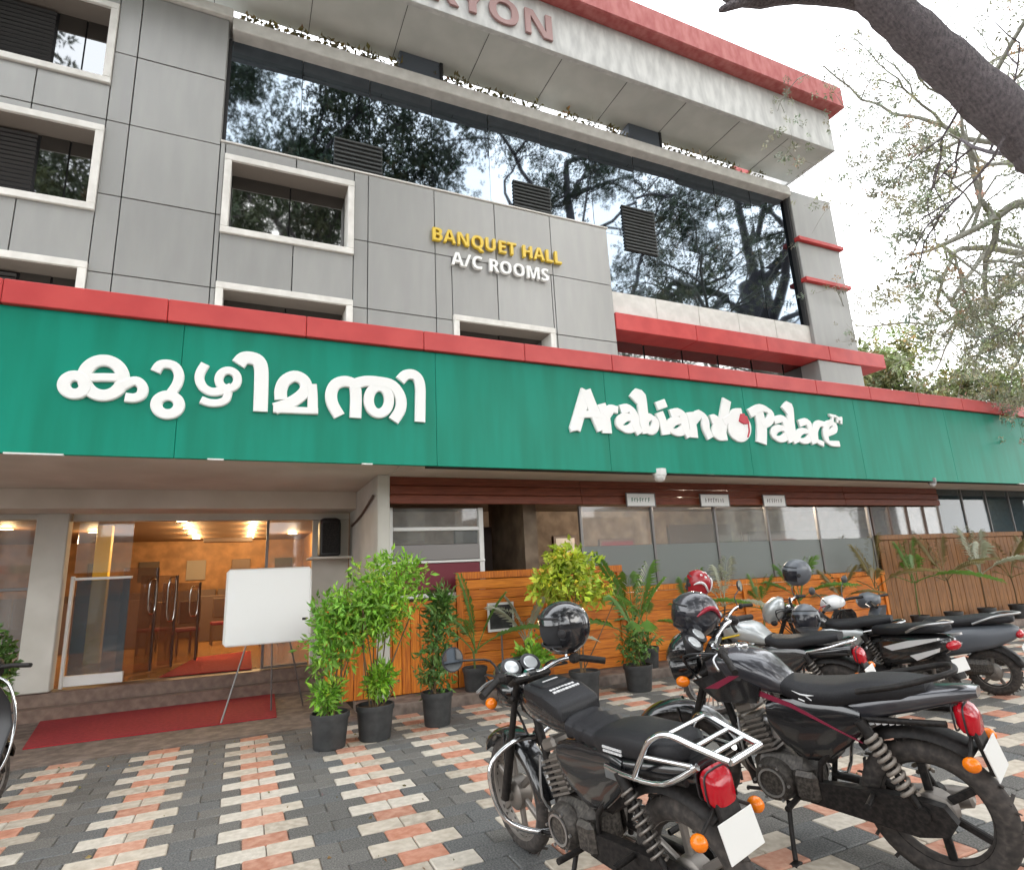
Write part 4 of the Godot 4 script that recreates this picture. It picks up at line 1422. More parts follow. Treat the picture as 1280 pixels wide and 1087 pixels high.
var frond_mesh := {}
func palm(o: Node3D, h: float, n: int, l: float, m: String, seed_: int, spread := 0.5, stalk := 0.0, ll := 0.24):
	var rng := RandomNumberGenerator.new()
	rng.seed = seed_
	if stalk > 0.0:
		var s := MB.new()
		s.tube(smooth([v3(0, h - 0.05, 0), v3(rng.randfn() * 0.02, h + stalk * 0.5, 0.01), v3(rng.randfn() * 0.03, h + stalk, 0)], 3), 0.014, 6)
		part(o, "stalk", s, M.stem_green if m == "leaf_palm" else M.stem_brown)
	for i in n:
		var v := i % 3
		var key := "%s%d%.2f" % [m, v, ll]
		if not frond_mesh.has(key):
			var q := frond(1.0, [0.25, 0.55, 0.85][v] , [0.35, 0.6, 0.9][v], 18, ll, 7 + v)
			frond_mesh[key] = q[0].mesh(M[m])
		var f := put(o, "frond", frond_mesh[key], Vector3(rng.randfn() * 0.02, h - 0.03 + stalk, rng.randfn() * 0.02))
		f.rotation = Vector3(rng.randfn() * 0.12 * spread, TAU * i / n + rng.randfn() * 0.3, rng.randfn() * 0.15)
		f.scale = Vector3.ONE * l * rng.randf_range(0.75, 1.1)

func plants():
	var slim := leaf_clump(0.085, 7, 21, 0.16, 1.1)
	var wide := leaf_clump(0.10, 6, 22, 0.27, 1.0)
	var p1 := thing("potted_bush", "dense bright green bush in a black pot nearest the whiteboard", "potted plant", Vector3(0.86, 0, -6.32))
	pot(p1, 0.185, 0.31)
	bush(p1, 0.28, [[v3(0.12, 1.14, -0.05), v3(0.28, 0.28, 0.28)], [v3(0.14, 1.02, -0.05), v3(0.28, 0.28, 0.28)], [v3(-0.02, 0.84, 0.0), v3(0.24, 0.22, 0.22)], [v3(0.04, 1.2, 0.0), v3(0.26, 0.26, 0.26)], [v3(0.0, 0.46, 0.05), v3(0.08, 0.12, 0.08)]], 330, M.leaf_deep, slim, 9, 31)
	var p2 := thing("potted_bush", "taller bright green bush in a black pot, second from the whiteboard", "potted plant", Vector3(1.30, 0, -6.38))
	pot(p2, 0.19, 0.32)
	bush(p2, 0.29, [[v3(0.12, 1.50, -0.05), v3(0.38, 0.34, 0.36)], [v3(0.18, 1.42, -0.05), v3(0.38, 0.32, 0.36)], [v3(-0.12, 1.24, -0.05), v3(0.38, 0.24, 0.34)], [v3(0.05, 1.1, 0), v3(0.3, 0.2, 0.25)], [v3(0.05, 0.52, 0.02), v3(0.09, 0.11, 0.09)]], 500, M.leaf_bright, slim, 10, 32)
	var p0 := thing("potted_shrub", "leafy green shrub in a black pot behind the scooter, beside the pale pillar", "potted plant", Vector3(-2.50, 0, -8.75))
	pot(p0, 0.19, 0.32)
	bush(p0, 0.29, [[v3(0.0, 0.85, 0), v3(0.26, 0.34, 0.24)], [v3(0.02, 0.6, 0.0), v3(0.2, 0.2, 0.2)]], 190, M.leaf_palm, wide, 6, 37)
	var p3 := thing("potted_shrub", "narrow dark green shrub in a black pot in front of the low fence", "potted plant", Vector3(1.99, 0, -6.55))
	pot(p3, 0.17, 0.33)
	bush(p3, 0.30, [[v3(-0.03, 0.55, 0), v3(0.17, 0.22, 0.16)], [v3(0.02, 0.9, 0), v3(0.13, 0.22, 0.12)], [v3(0.06, 1.18, 0), v3(0.08, 0.14, 0.08)]], 210, M.leaf_palm, slim, 4, 33)
	palm(p3, 0.6, 3, 0.55, "leaf_palm", 4, 0.4, 0.42, 0.14)
	var pa := thing("potted_palm", "young palm in a black pot behind the nearest motorcycle's headlamp", "potted plant", Vector3(2.78, 0.11, -7.50))
	pot(pa, 0.16, 0.28)
	palm(pa, 0.27, 6, 1.05, "leaf_palm", 12, 0.3, 0.2)
	var p5 := thing("potted_shrub", "small leafy plant in a black pot under the hanging black helmet", "potted plant", Vector3(3.30, 0, -6.85))
	pot(p5, 0.18, 0.30)
	bush(p5, 0.27, [[v3(0, 0.50, 0), v3(0.16, 0.22, 0.16)]], 70, M.leaf_deep, wide, 4, 34)
	var pb := thing("potted_palm", "pale grey-green palm against the level fence planks", "potted plant", Vector3(3.55, 0.11, -7.55))
	pot(pb, 0.15, 0.26)
	palm(pb, 0.25, 7, 0.95, "leaf_pale", 14, 0.4, 0.25, 0.3)
	var p6 := thing("potted_bush", "lime green bush rising from a black pot behind the black helmet", "potted plant", Vector3(3.84, 0, -6.60))
	pot(p6, 0.19, 0.34)
	bush(p6, 0.31, [[v3(0.02, 1.58, -0.2), v3(0.30, 0.26, 0.28)], [v3(0.08, 1.28, -0.2), v3(0.46, 0.22, 0.34)], [v3(-0.25, 1.35, -0.2), v3(0.22, 0.18, 0.2)]], 330, M.leaf_lime, wide, 7, 35)
	var p7 := thing("potted_palm", "upright green palm in a black pot with a leafy base, between two motorcycles", "potted plant", Vector3(4.70, 0, -6.72))
	pot(p7, 0.19, 0.31)
	palm(p7, 0.29, 7, 1.18, "leaf_palm", 16, 0.3, 0.35, 0.3)
	bush(p7, 0.29, [[v3(0, 0.55, 0), v3(0.2, 0.24, 0.2)]], 80, M.leaf_palm, slim, 3, 36)
	var rest := [[5.45, -7.50, 0.95, "leaf_palm", "green palm by the fence, just behind the maroon helmet"], [6.25, -7.48, 1.25, "leaf_palm", "green palm by the fence, rising behind the red and white helmet"], [6.95, -7.50, 1.40, "leaf_pale", "pale tall palm reaching over the frosted glass"], [7.75, -7.50, 1.15, "leaf_palm", "green palm left of the grey hanging helmet"], [8.65, -7.52, 1.35, "leaf_palm", "green palm right of the grey hanging helmet"], [9.6, -7.50, 1.2, "leaf_dry", "yellowing palm behind the step-through scooter's headlamp"], [10.6, -7.50, 1.6, "leaf_dry", "yellowing palm where the glass screen meets the tall brown fence"], [11.7, -7.52, 1.75, "leaf_palm", "greenest palm before the tall brown fence"], [12.7, -7.5, 1.75, "leaf_dry", "thin dry palm before the middle of the tall brown fence"], [13.8, -7.5, 1.8, "leaf_pale", "pale feathery palm before the tall brown fence"], [14.9, -7.5, 1.6, "leaf_dry", "dry palm near the end of the tall brown fence"], [15.9, -7.5, 1.7, "leaf_dry", "last dry palm, furthest along the tall brown fence"]]
	var i := 0
	for a in rest:
		var o := thing("potted_palm", a[4], "potted plant", Vector3(a[0], 0.11, a[1]), 0.0, "palms along the wooden fence")
		pot(o, 0.16, 0.28)
		palm(o, 0.27, 6, a[2] * 0.62, a[3], 40 + i, 0.6, a[2] * 0.36, 0.3)
		i += 1
	# small framed menu stand between the palms
	var mn := thing("menu_stand", "small white framed panel standing before the level fence planks", "notice", Vector3(3.25, 0.11, -7.70))
	var fr := MB.new()
	fr.bx(-0.19, 0.19, 0.66, 0.69, -0.012, 0.012)
	fr.bx(-0.19, 0.19, 1.00, 1.03, -0.012, 0.012)
	fr.bx(-0.19, -0.165, 0.691, 0.999, -0.012, 0.012)
	fr.bx(0.165, 0.19, 0.691, 0.999, -0.012, 0.012)
	part(mn, "frame", fr, M.white_paint)
	var fc := MB.new()
	fc.bx(-0.164, 0.164, 0.692, 0.998, -0.008, 0.004)
	part(mn, "face", fc, M.green_panel if false else M.pot_plastic)
	var lg := MB.new()
	lg.tube([v3(0, 0.0, 0), v3(0, 0.66, 0)], 0.012, 6)
	part(mn, "post", lg, M.steel_frame)

# ---------- trees ----------
func grow(mb: MB, p: Vector3, d: Vector3, l: float, r: float, lvl: int, rng: RandomNumberGenerator, tips: Array, droop: float, kids := 3):
	var path := [p]
	var rad := [r]
	var q := p
	var dd := d
	var n := 5
	for i in n:
		dd = (dd + Vector3(rng.randfn(), rng.randfn() * 0.8, rng.randfn()) * 0.2 + Vector3(0, droop, 0)).normalized()
		q += dd * l / n
		path.append(q)
		rad.append(lerpf(r, r * (0.5 if lvl > 0 else 0.15), (i + 1.0) / n))
	mb.tube(path, rad, 9 if r > 0.15 else (6 if r > 0.03 else 4), 80.0)
	if lvl <= 1:
		for i in range(1, path.size()):
			tips.append(path[i])
			if lvl == 0: tips.append(path[i].lerp(path[i - 1], 0.5))
	if lvl == 0:
		return
	for k in kids:
		var t: float = rng.randf_range(0.35, 1.0) if k > 0 else 1.0
		var at: Vector3 = path[int(t * n)]
		var side := dd.cross(Vector3(rng.randfn(), rng.randfn(), rng.randfn())).normalized()
		var nd := (dd * rng.randf_range(0.55, 1.0) + side * rng.randf_range(0.5, 0.95)).normalized()
		grow(mb, at, nd, l * rng.randf_range(0.55, 0.8), maxf(r * (0.55 if k > 0 else 0.5), 0.006), lvl - 1, rng, tips, droop, kids)

func crown(o: Node3D, tips: Array, per: int, size: float, spread: float, m: Material, seed_: int, drop := 0.12):
	var rng := RandomNumberGenerator.new()
	rng.seed = seed_
	var clump := leaf_clump(0.5, 16, 91, 0.17, 1.1)
	var tr := []
	for t in tips:
		if rng.randf() < drop: continue
		for i in per:
			tr.append(Transform3D(Basis.from_euler(Vector3(rng.randf() * TAU, rng.randf() * TAU, rng.randf() * TAU)).scaled(Vector3.ONE * size * rng.randf_range(0.6, 1.3)), t + Vector3(rng.randfn(), rng.randfn() * 0.7, rng.randfn()) * spread))
	tag(scatter(o, "foliage", clump, m, tr), "", "", "", "stuff")

func tree(label: String, at: Vector3, h: float, r: float, limbs: Array, lvl: int, droop: float, per: int, size: float, spread: float, lm: String, seed_: int, kids := 3, drop := 0.12):
	var rng := RandomNumberGenerator.new()
	rng.seed = seed_
	var o := thing("tree", label, "tree", at)
	var tk := MB.new()
	tk.tube(smooth([v3(0, -0.1, 0), v3(rng.randfn() * 0.1, h * 0.5, rng.randfn() * 0.1), v3(rng.randfn() * 0.2, h, rng.randfn() * 0.2)], 4), [r * 1.35, r * 1.1, r, r, r * 0.97, r * 0.95, r * 0.93, r * 0.9, r * 0.85], 12)
	part(o, "trunk", tk, M.bark)
	var tips := []
	for a in limbs:
		var mb := MB.new()
		grow(mb, Vector3(0, h * a[1], 0), a[0].normalized(), a[2], a[3], lvl, rng, tips, droop, kids)
		part(o, "limb", mb, M.bark)
	crown(o, tips, per, size, spread, M[lm], seed_, drop)
	return o

func trees():
	# big limb crossing the upper corner, from a tree that stands beyond the bikes
	var big := thing("roadside_tree", "roadside tree whose thick dark limb crosses the upper corner of the sky", "tree", Vector3(13.5, 0, -0.6))
	var tk := MB.new()
	tk.tube(smooth([v3(0, -0.1, 0), v3(-0.3, 2.0, -0.2), v3(-1.2, 3.9, -0.9), v3(-3.0, 5.1, -1.7)], 4), [0.75, 0.65, 0.6, 0.57, 0.55, 0.53, 0.52, 0.47, 0.44, 0.41, 0.38, 0.35, 0.335], 14)
	part(big, "trunk", tk, M.bark)
	var limb := MB.new()
	var lp := smooth([v3(-3.0, 5.1, -1.7), v3(-4.9, 5.98, -2.23), v3(-5.2, 6.25, -2.33), v3(-6.06, 7.05, -2.51), v3(-6.69, 7.59, -2.61), v3(-7.09, 7.9, -2.66), v3(-7.5, 8.3, -2.70)], 5)
	var lr := []
	for i in lp.size():
		lr.append(lerpf(0.33, 0.17, float(i) / lp.size()) * (1.0 + 0.05 * sin(i * 2.1)))
	limb.tube(lp, lr, 14)
	part(big, "limb", limb, M.bark)
	var l2 := MB.new()
	l2.tube(smooth([v3(-6.4, 7.45, -2.56), v3(-7.0, 7.93, -2.70), v3(-7.82, 8.06, -3.03), v3(-8.38, 8.03, -3.28), v3(-8.8, 8.28, -3.42), v3(-9.2, 8.75, -3.5)], 3), [0.20, 0.19, 0.18, 0.17, 0.165, 0.16, 0.155, 0.16, 0.165, 0.15, 0.155, 0.13, 0.12, 0.12, 0.10, 0.09], 10)
	l2.tube(smooth([v3(-8.3, 7.97, -3.25), v3(-8.62, 7.80, -3.34), v3(-8.75, 7.74, -3.40)], 3), [0.09, 0.07, 0.06, 0.05, 0.045, 0.035, 0.02], 7)
	part(big, "limb", l2, M.bark)
	var rng := RandomNumberGenerator.new()
	rng.seed = 77
	var tips := []
	for a in [[v3(-5.6, 6.2, -2.4), v3(0.15, -0.75, -0.6), 1.2, 0.024], [v3(-6.0, 6.7, -2.5), v3(0.1, -0.5, -0.8), 1.2, 0.02], [v3(-4.6, 5.6, -2.2), v3(0.2, -0.5, -0.9), 1.6, 0.03], [v3(-4.9, 6.0, -2.2), v3(0.3, 0.6, -0.6), 1.8, 0.04]]:
		var tw := MB.new()
		grow(tw, a[0], a[1].normalized(), a[2], a[3], 2, rng, tips, -0.05, 3)
		part(big, "branch", tw, M.bark)
	crown(big, tips, 1, 0.17, 0.16, M.leaf_pale, 5, 0.55)
	# the tree beyond: mossy crooked branches with sparse feathery leaves against the sky
	var far := thing("tree", "sparse feathery tree with mossy crooked branches filling the sky beside the building", "tree", Vector3(19.0, 0, -6.5))
	var ft := MB.new()
	ft.tube(smooth([v3(0, -0.1, 0), v3(-0.2, 4.0, 0.1), v3(-0.3, 8.0, 0.4)], 4), [0.55, 0.5, 0.45, 0.42, 0.40, 0.38, 0.36, 0.34, 0.32], 10)
	part(far, "trunk", ft, M.mossy_bark)
	tips = []
	var mb := MB.new()
	mb.tube(smooth([v3(-0.3, 6.5, 0.3), v3(-2.5, 8.0, 0.9), v3(-4.9, 8.26, 1.19), v3(-5.5, 7.98, 0.82), v3(-6.2, 7.63, 0.40), v3(-6.7, 7.42, 0.15), v3(-7.1, 7.36, 0.0)], 4), [0.150, 0.143, 0.136, 0.122, 0.116, 0.109, 0.102, 0.095, 0.088, 0.085, 0.082, 0.078, 0.075, 0.068, 0.065, 0.061, 0.054, 0.048, 0.041, 0.037, 0.034, 0.031, 0.027, 0.024, 0.020], 8)
	part(far, "limb", mb, M.mossy_bark)
	var starts := [[v3(-5.4, 8.05, 0.9), v3(0.1, -0.9, -0.1), 2.2, 0.07, 2], [v3(-5.4, 8.0, 0.85), v3(-0.3, 0.8, 0.1), 2.6, 0.06, 3], [v3(-6.0, 7.7, 0.4), v3(0.5, 0.9, 0.4), 1.6, 0.04, 3], [v3(-6.3, 7.5, 0.3), v3(0.4, -0.9, 0.2), 1.6, 0.03, 3], [v3(-0.3, 8.0, 0.4), v3(-0.6, 0.8, 0.5), 4.4, 0.14, 4], [v3(-0.3, 7.6, 0.4), v3(-0.8, 0.45, 0.3), 3.6, 0.12, 4], [v3(-0.3, 5.5, 0.3), v3(-0.9, 0.1, 0.45), 2.6, 0.07, 4], [v3(-4.0, 8.15, 1.1), v3(-0.5, 0.7, 0.4), 2.4, 0.06, 4], [v3(-4.9, 8.26, 1.19), v3(-0.3, -0.8, 0.3), 2.2, 0.045, 4], [v3(-5.8, 7.85, 0.6), v3(0.0, 0.9, 0.3), 2.2, 0.04, 4], [v3(-1.5, 7.3, 0.6), v3(-0.7, -0.3, 0.6), 2.6, 0.07, 4], [v3(-6.4, 7.55, 0.3), v3(0.2, -0.7, 0.4), 1.7, 0.03, 4], [v3(-3.0, 8.05, 1.0), v3(-0.7, 0.9, 0.2), 3.6, 0.12, 4], [v3(-3.0, 8.1, 1.0), v3(-0.2, -0.9, 0.2), 2.4, 0.05, 4]]
	for s in starts:
		var tw := MB.new()
		grow(tw, s[0], s[1].normalized(), s[2], s[3], s[4], rng, tips, -0.02, 3)
		part(far, "branch", tw, M.mossy_bark)
	crown(far, tips, 1, 0.15, 0.2, M.leaf_pale, 6, 0.5)
	# pale crowns low behind the end of the canopy
	tree("pale green bushy tree low behind the far end of the canopy", Vector3(27, 0, -17), 6.0, 0.3, [[v3(-1, 0.9, 0.3), 0.9, 3.2, 0.14], [v3(0.3, 1, 0.5), 1.0, 3.2, 0.15], [v3(1, 0.7, -0.2), 0.9, 3.2, 0.14]], 2, 0.0, 8, 0.6, 0.7, "leaf_far", 41)
	tree("second pale tree behind the canopy end, closer to the building", Vector3(23.5, 0, -20), 6.5, 0.3, [[v3(-1, 0.8, 0.3), 0.9, 3.0, 0.14], [v3(0.3, 1, 0.5), 1.0, 2.6, 0.15], [v3(1, 0.6, 0.4), 0.9, 3.0, 0.14]], 2, 0.0, 8, 0.55, 0.7, "leaf_pale", 42)
	# trees across the road, seen mirrored in the glass band
	tree("dense dark rain tree across the road, mirrored at one end of the glass band", Vector3(3.0, 0, 9.0), 11.0, 0.55, [[v3(-1, 0.9, -0.3), 0.9, 7.5, 0.3], [v3(0.4, 1, -0.8), 1.0, 8, 0.3], [v3(-0.3, 1, 0.8), 0.95, 7, 0.28], [v3(0.5, 1.2, 0.1), 0.95, 7.5, 0.28]], 4, 0.01, 5, 0.5, 0.8, "leaf_tree", 51, 3, 0.25)
	tree("tall bare limbed rain tree, mirrored in the middle of the glass band", Vector3(15.0, 0, 3.2), 18.0, 0.62, [[v3(-1, 0.55, -0.1), 0.62, 6.5, 0.26], [v3(0.9, 0.6, -0.2), 0.75, 6.5, 0.24], [v3(-0.8, 0.9, 0.4), 0.85, 6, 0.24], [v3(-0.9, 0.2, 0.3), 0.8, 6.5, 0.2], [v3(0.3, 1, 0.4), 1.0, 5, 0.28]], 4, 0.0, 3, 0.33, 0.45, "leaf_tree", 52, 3, 0.55)
	tree("broad rain tree with heavy forks, mirrored at the far end of the glass band", Vector3(29.5, 0, 4.5), 19.0, 0.85, [[v3(-1, 0.5, -0.1), 0.7, 8, 0.42], [v3(0.9, 0.6, 0.2), 0.78, 8, 0.40], [v3(-0.5, 1, 0.5), 0.95, 7.5, 0.36], [v3(-0.9, 0.25, -0.3), 0.86, 7, 0.3], [v3(0.5, 1.0, -0.3), 1.0, 6, 0.4]], 4, 0.0, 3, 0.40, 0.5, "leaf_tree", 53, 3, 0.6)
	tree("leafy roadside tree across the road, mirrored in the shop windows", Vector3(-7.0, 0, 9.0), 6.0, 0.45, [[v3(-1, 0.9, -0.3), 0.9, 6, 0.25], [v3(0.6, 1, -0.5), 1.0, 6.5, 0.25], [v3(0.3, 0.9, 0.8), 0.95, 6, 0.25]], 4, 0.01, 3, 0.5, 0.7, "leaf_tree", 54, 3, 0.5)


# ---------- the other side of the road, seen only as reflections ----------
func across_the_road():
	var rows := [[-16.0, 8.0, 5.8, "parapet_paint", "pale two storey shop block across the road, opposite the entrance"], [-7.5, 10.5, 4.6, "room_wall", "low brown shop block across the road, opposite the bikes"], [3.5, 9.0, 6.6, "soffit_paint", "tall cream shop block across the road, opposite the frosted glass"], [13.0, 12.0, 5.0, "blue_grey_column", "blue grey shop block across the road, opposite the tall fence"], [25.5, 14.0, 6.2, "plaster", "plastered shop block across the road, furthest along"]]
	for a in rows:
		var o := thing("shop_block", a[4], "building", Vector3(a[0], 0, 19.0), 0.0, "shop blocks across the road")
		var w := MB.new()
		w.bx(0.1, a[1], 0, a[2], 0, 6)
		part(o, "wall", w, M[a[3]])
		var n := int(a[1] / 2.6)
		for i in n:
			var x: float = 0.4 + i * a[1] / n
			var sh := MB.new()
			sh.bx(x, x + a[1] / n - 0.6, 0.1, 2.5, -0.08, 0.002, 0.02)
			part(o, "shutter", sh, [M.louver_grey, M.brown_frame, M.steel_frame][i % 3])
			var aw := MB.new()
			aw.bx(x - 0.2, x + a[1] / n - 0.35, 2.75, 3.15, -0.9, -0.003, 0.02)
			part(o, "awning", aw, [M.red_paint, M.green_panel, M.blue_grey_column][(i + int(a[1])) % 3])
			if a[2] > 5:
				var wi := MB.new()
				wi.bx(x + 0.2, x + a[1] / n - 0.9, 3.6, a[2] - 0.6, -0.06, 0.002, 0.02)
				part(o, "window", wi, M.dark_gap)

# ---------- motorcycles and scooters: forward is -z, left is -x ----------
func pol(c: Vector3, r: float, a: float, x := 0.0) -> Vector3:      # a: 0 forward, 90 up, 180 back
	return c + Vector3(x, sin(deg_to_rad(a)) * r, -cos(deg_to_rad(a)) * r)

func wheel(o: Node3D, called: String, c: Vector3, R: float, sec: float, spokes: int, rim_m: Material, xf: Transform3D, drum := true):
	var t := MB.new()
	t.xf = xf
	var pr := []
	for j in 12:
		var a := TAU * j / 12
		pr.append(Vector2(R - sec + sec * cos(a), sec * 0.95 * sin(a)))
	t.ring_lathe(pr, c, Vector3.RIGHT, 36)
	# tread blocks
	for j in 36:
		var a := 360.0 * j / 36
		var q := pol(c, R + 0.001, a)
		t.box(q, Vector3(sec * 1.1, 0.014, 0.006), 0.0, Basis(Vector3.RIGHT, -deg_to_rad(a) + PI / 2) * Basis(Vector3.UP, 0.5 if j % 2 else -0.5))
	var w := part(o, called, t, M.tyre_rubber)
	var r := MB.new()
	r.xf = xf
	var ri := R - sec * 1.75
	r.ring_lathe([Vector2(ri, -0.032), Vector2(ri + 0.02, -0.036), Vector2(ri + 0.012, -0.02), Vector2(ri + 0.002, 0.0), Vector2(ri + 0.012, 0.02), Vector2(ri + 0.02, 0.036), Vector2(ri, 0.032), Vector2(ri - 0.012, 0.0)], c, Vector3.RIGHT, 32)
	for j in spokes:
		var a := 360.0 * j / spokes + 17.0
		var A := pol(c, 0.045, a)
		var B := pol(c, ri, a + 7.0)
		var d := (B - A)
		var y := d.normalized()
		r.box((A + B) * 0.5, Vector3(0.026, d.length(), 0.034 if spokes < 8 else 0.008), 0.006 if spokes < 8 else 0.0, Basis(Vector3.RIGHT, y, Vector3.RIGHT.cross(y)))
	part(w, "rim", r, rim_m)
	var h := MB.new()
	h.xf = xf
	var hr := 0.085 if drum else 0.04
	h.lathe([Vector2(0.0, -0.075), Vector2(0.03, -0.075), Vector2(0.03, -0.055), Vector2(hr * 0.8, -0.05), Vector2(hr, -0.035), Vector2(hr, 0.035), Vector2(hr * 0.8, 0.05), Vector2(0.03, 0.055), Vector2(0.03, 0.075), Vector2(0.0, 0.075)], c, Vector3.RIGHT, 20)
	part(w, "brake_drum" if drum else "hub", h, M.dull_alloy)

func fender(mb: MB, c: Vector3, r: float, a0: float, a1: float, w: float, drop := 0.035, steps := 14):
	var rings := []
	for i in steps + 1:
		var a := lerpf(a0, a1, float(i) / steps)
		var ring := PackedVector3Array()
		var f := 1.0 if i > 0 and i < steps else 0.8
		for q in [[-1.0, -drop], [-0.9, -drop * 0.35], [-0.5, 0.0], [0.5, 0.0], [0.9, -drop * 0.35], [1.0, -drop], [0.93, -drop], [0.45, -0.007], [-0.45, -0.007], [-0.93, -drop]]:
			ring.push_back(pol(c, r + q[1], a, q[0] * w * f))
		rings.append(ring)
	mb.loft(rings, 50)

func spring(mb: MB, a: Vector3, b: Vector3, r: float, turns: int, wire: float):
	var t := (b - a).normalized()
	var u := t.cross(Vector3.RIGHT).normalized()
	var w := t.cross(u)
	var pts := []
	for i in turns * 9 + 1:
		var an := TAU * i / 9.0
		pts.append(a.lerp(b, float(i) / (turns * 9)) + (u * cos(an) + w * sin(an)) * r)
	mb.tube(pts, wire, 5, 80)

func mirror_x(p: Array, s: float) -> Array:
	var q := []
	for a in p:
		q.append(Vector3(a.x * s, a.y, a.z))
	return q

func motorcycle(label: String, at: Vector3, yaw: float, lean: float, c: Dictionary) -> Node3D:
	var o := thing("motorcycle", label, "motorcycle", at, deg_to_rad(yaw), "parked two-wheelers")
	o.rotation.z = deg_to_rad(lean)
	var FA := v3(0, 0.30, -0.635)
	var RA := v3(0, 0.30, 0.635)
	var head := v3(0, 0.86, -0.36)
	var ax := v3(0, 0.906, 0.423)
	var S := Transform3D(Basis(ax, deg_to_rad(c.steer)), Vector3.ZERO)
	S.origin = head - S.basis * head
	wheel(o, "front_wheel", FA, 0.30, 0.042, c.spokes, c.rim, S)
	wheel(o, "rear_wheel", RA, 0.305, 0.052, c.spokes, c.rim, Transform3D.IDENTITY)
	# front end
	var fk := MB.new()
	fk.xf = S
	for s in [-0.085, 0.085]:
		fk.tube([v3(s, 0.29, -0.645), v3(s, 0.62, -0.49)], 0.026, 10)
		fk.tube([v3(s, 0.62, -0.49), v3(s, 0.96, -0.33)], 0.018, 10)
	fk.box(v3(0, 0.86, -0.385), v3(0.24, 0.03, 0.07), 0.01, Basis(Vector3.RIGHT, -0.43))
	fk.box(v3(0, 0.955, -0.335), v3(0.24, 0.03, 0.09), 0.01, Basis(Vector3.RIGHT, -0.43))
	part(o, "fork", fk, c.fork)
	var ff := MB.new()
	ff.xf = S
	fender(ff, FA, 0.345, 35, 172, 0.066)
	ff.tube([pol(FA, 0.34, 95, -0.07), v3(-0.09, 0.45, -0.585)], 0.008, 5)
	ff.tube([pol(FA, 0.34, 95, 0.07), v3(0.09, 0.45, -0.585)], 0.008, 5)
	part(o, "front_fender", ff, c.body)
	var hl := MB.new()
	hl.xf = S
	if c.cowl:
		var rings := []
		for q in [[-0.62, 0.90, 0.06, 0.07], [-0.58, 0.91, 0.115, 0.115], [-0.50, 0.94, 0.135, 0.14], [-0.42, 0.97, 0.125, 0.13], [-0.37, 0.98, 0.09, 0.10]]:
			rings.append(sect(q[0], q[1], q[2], q[3], 0.8))
		hl.loft(rings, 60)
	else:
		hl.lathe([Vector2(0.0, 0.16), Vector2(0.055, 0.15), Vector2(0.085, 0.09), Vector2(0.093, 0.01), Vector2(0.088, 0.0), Vector2(0.0, 0.002)], v3(0, 0.86, -0.58), v3(0, 0.05, 1), 20)
	var hm := part(o, "headlamp", hl, c.body)
	var lens := MB.new()
	lens.xf = S
	lens.lathe([Vector2(0.0, -0.022), Vector2(0.045, -0.016), Vector2(0.082, 0.0), Vector2(0.0, 0.003)], v3(0, 0.87, -0.585 if not c.cowl else -0.615), v3(0, 0.05, 1), 18)
	part(hm, "lens", lens, M.gauge_glass)
	var hb := MB.new()
	hb.xf = S
	var hp := [v3(-0.37, 0.985, -0.16), v3(-0.25, 1.02, -0.22), v3(-0.17, 1.02, -0.27), v3(-0.09, 0.985, -0.315), v3(0, 0.98, -0.32), v3(0.09, 0.985, -0.315), v3(0.17, 1.02, -0.27), v3(0.25, 1.02, -0.22), v3(0.37, 0.985, -0.16)]
	hb.tube(smooth(hp, 4), 0.012, 8)
	hb.box(v3(0, 0.985, -0.32), v3(0.07, 0.04, 0.05), 0.01)
	var bar := part(o, "handlebar", hb, M.chrome)
	for s in [-1.0, 1.0]:
		var g := MB.new()
		g.xf = S
		g.tube(mirror_x([v3(0.25, 1.02, -0.22), v3(0.31, 1.003, -0.19), v3(0.385, 0.98, -0.152)], s), 0.018, 8)
		g.box(v3(0.235 * s, 1.02, -0.225), v3(0.06, 0.05, 0.05), 0.015)
		part(bar, "grip", g, M.dusty_black)
		var lv := MB.new()
		lv.xf = S
		lv.tube(mirror_x(smooth([v3(0.23, 1.015, -0.25), v3(0.29, 1.005, -0.27), v3(0.37, 0.985, -0.235)], 3), s), 0.007, 5)
		part(bar, "lever", lv, M.alloy)
	for s in c.mirrors:
		var ms := MB.new()
		ms.xf = S
		ms.tube(smooth(mirror_x([v3(0.22, 1.03, -0.25), v3(0.26, 1.11, -0.27), v3(0.38, 1.14, -0.25), v3(0.44, 1.15, -0.25)], s), 3), 0.006, 6)
		ms.lathe([Vector2(0.0, -0.022), Vector2(0.046, -0.016), Vector2(0.060, 0.0), Vector2(0.060, 0.006), Vector2(0.0, 0.006)], v3(0.475 * s, 1.165, -0.25), v3(-0.1 * s, 0.05, 1), 18)
		var mo := part(o, "mirror", ms, M.plastic_black)
		var mf := MB.new()
		mf.xf = S
		mf.lathe([Vector2(0.0, 0.0), Vector2(0.054, 0.0), Vector2(0.054, 0.002), Vector2(0.0, 0.002)], v3(0.475 * s, 1.165, -0.25) + v3(-0.1 * s, 0.05, 1).normalized() * 0.0065, v3(-0.1 * s, 0.05, 1), 18)
		part(mo, "mirror_face", mf, M.mirror_face)
	# twin gauges and indicator stalks
	for s in ([-0.062, 0.062] if not c.cowl else [0.0]):
		var ga := MB.new()
		ga.xf = S
		var gd := v3(0, 0.70, 0.71)
		ga.lathe([Vector2(0.0, -0.08), Vector2(0.046, -0.07), Vector2(0.058, -0.01), Vector2(0.060, 0.010), Vector2(0.050, 0.014), Vector2(0.0, 0.010)], v3(s, 1.01, -0.42), gd, 20)
		var gp := part(o, "gauge", ga, M.plastic_black)
		var gf := MB.new()
		gf.xf = S
		gf.lathe([Vector2(0.0, 0.0), Vector2(0.042, 0.0), Vector2(0.038, 0.005), Vector2(0.0, 0.007)], v3(s, 1.01, -0.42) + gd.normalized() * 0.0125, gd, 18)
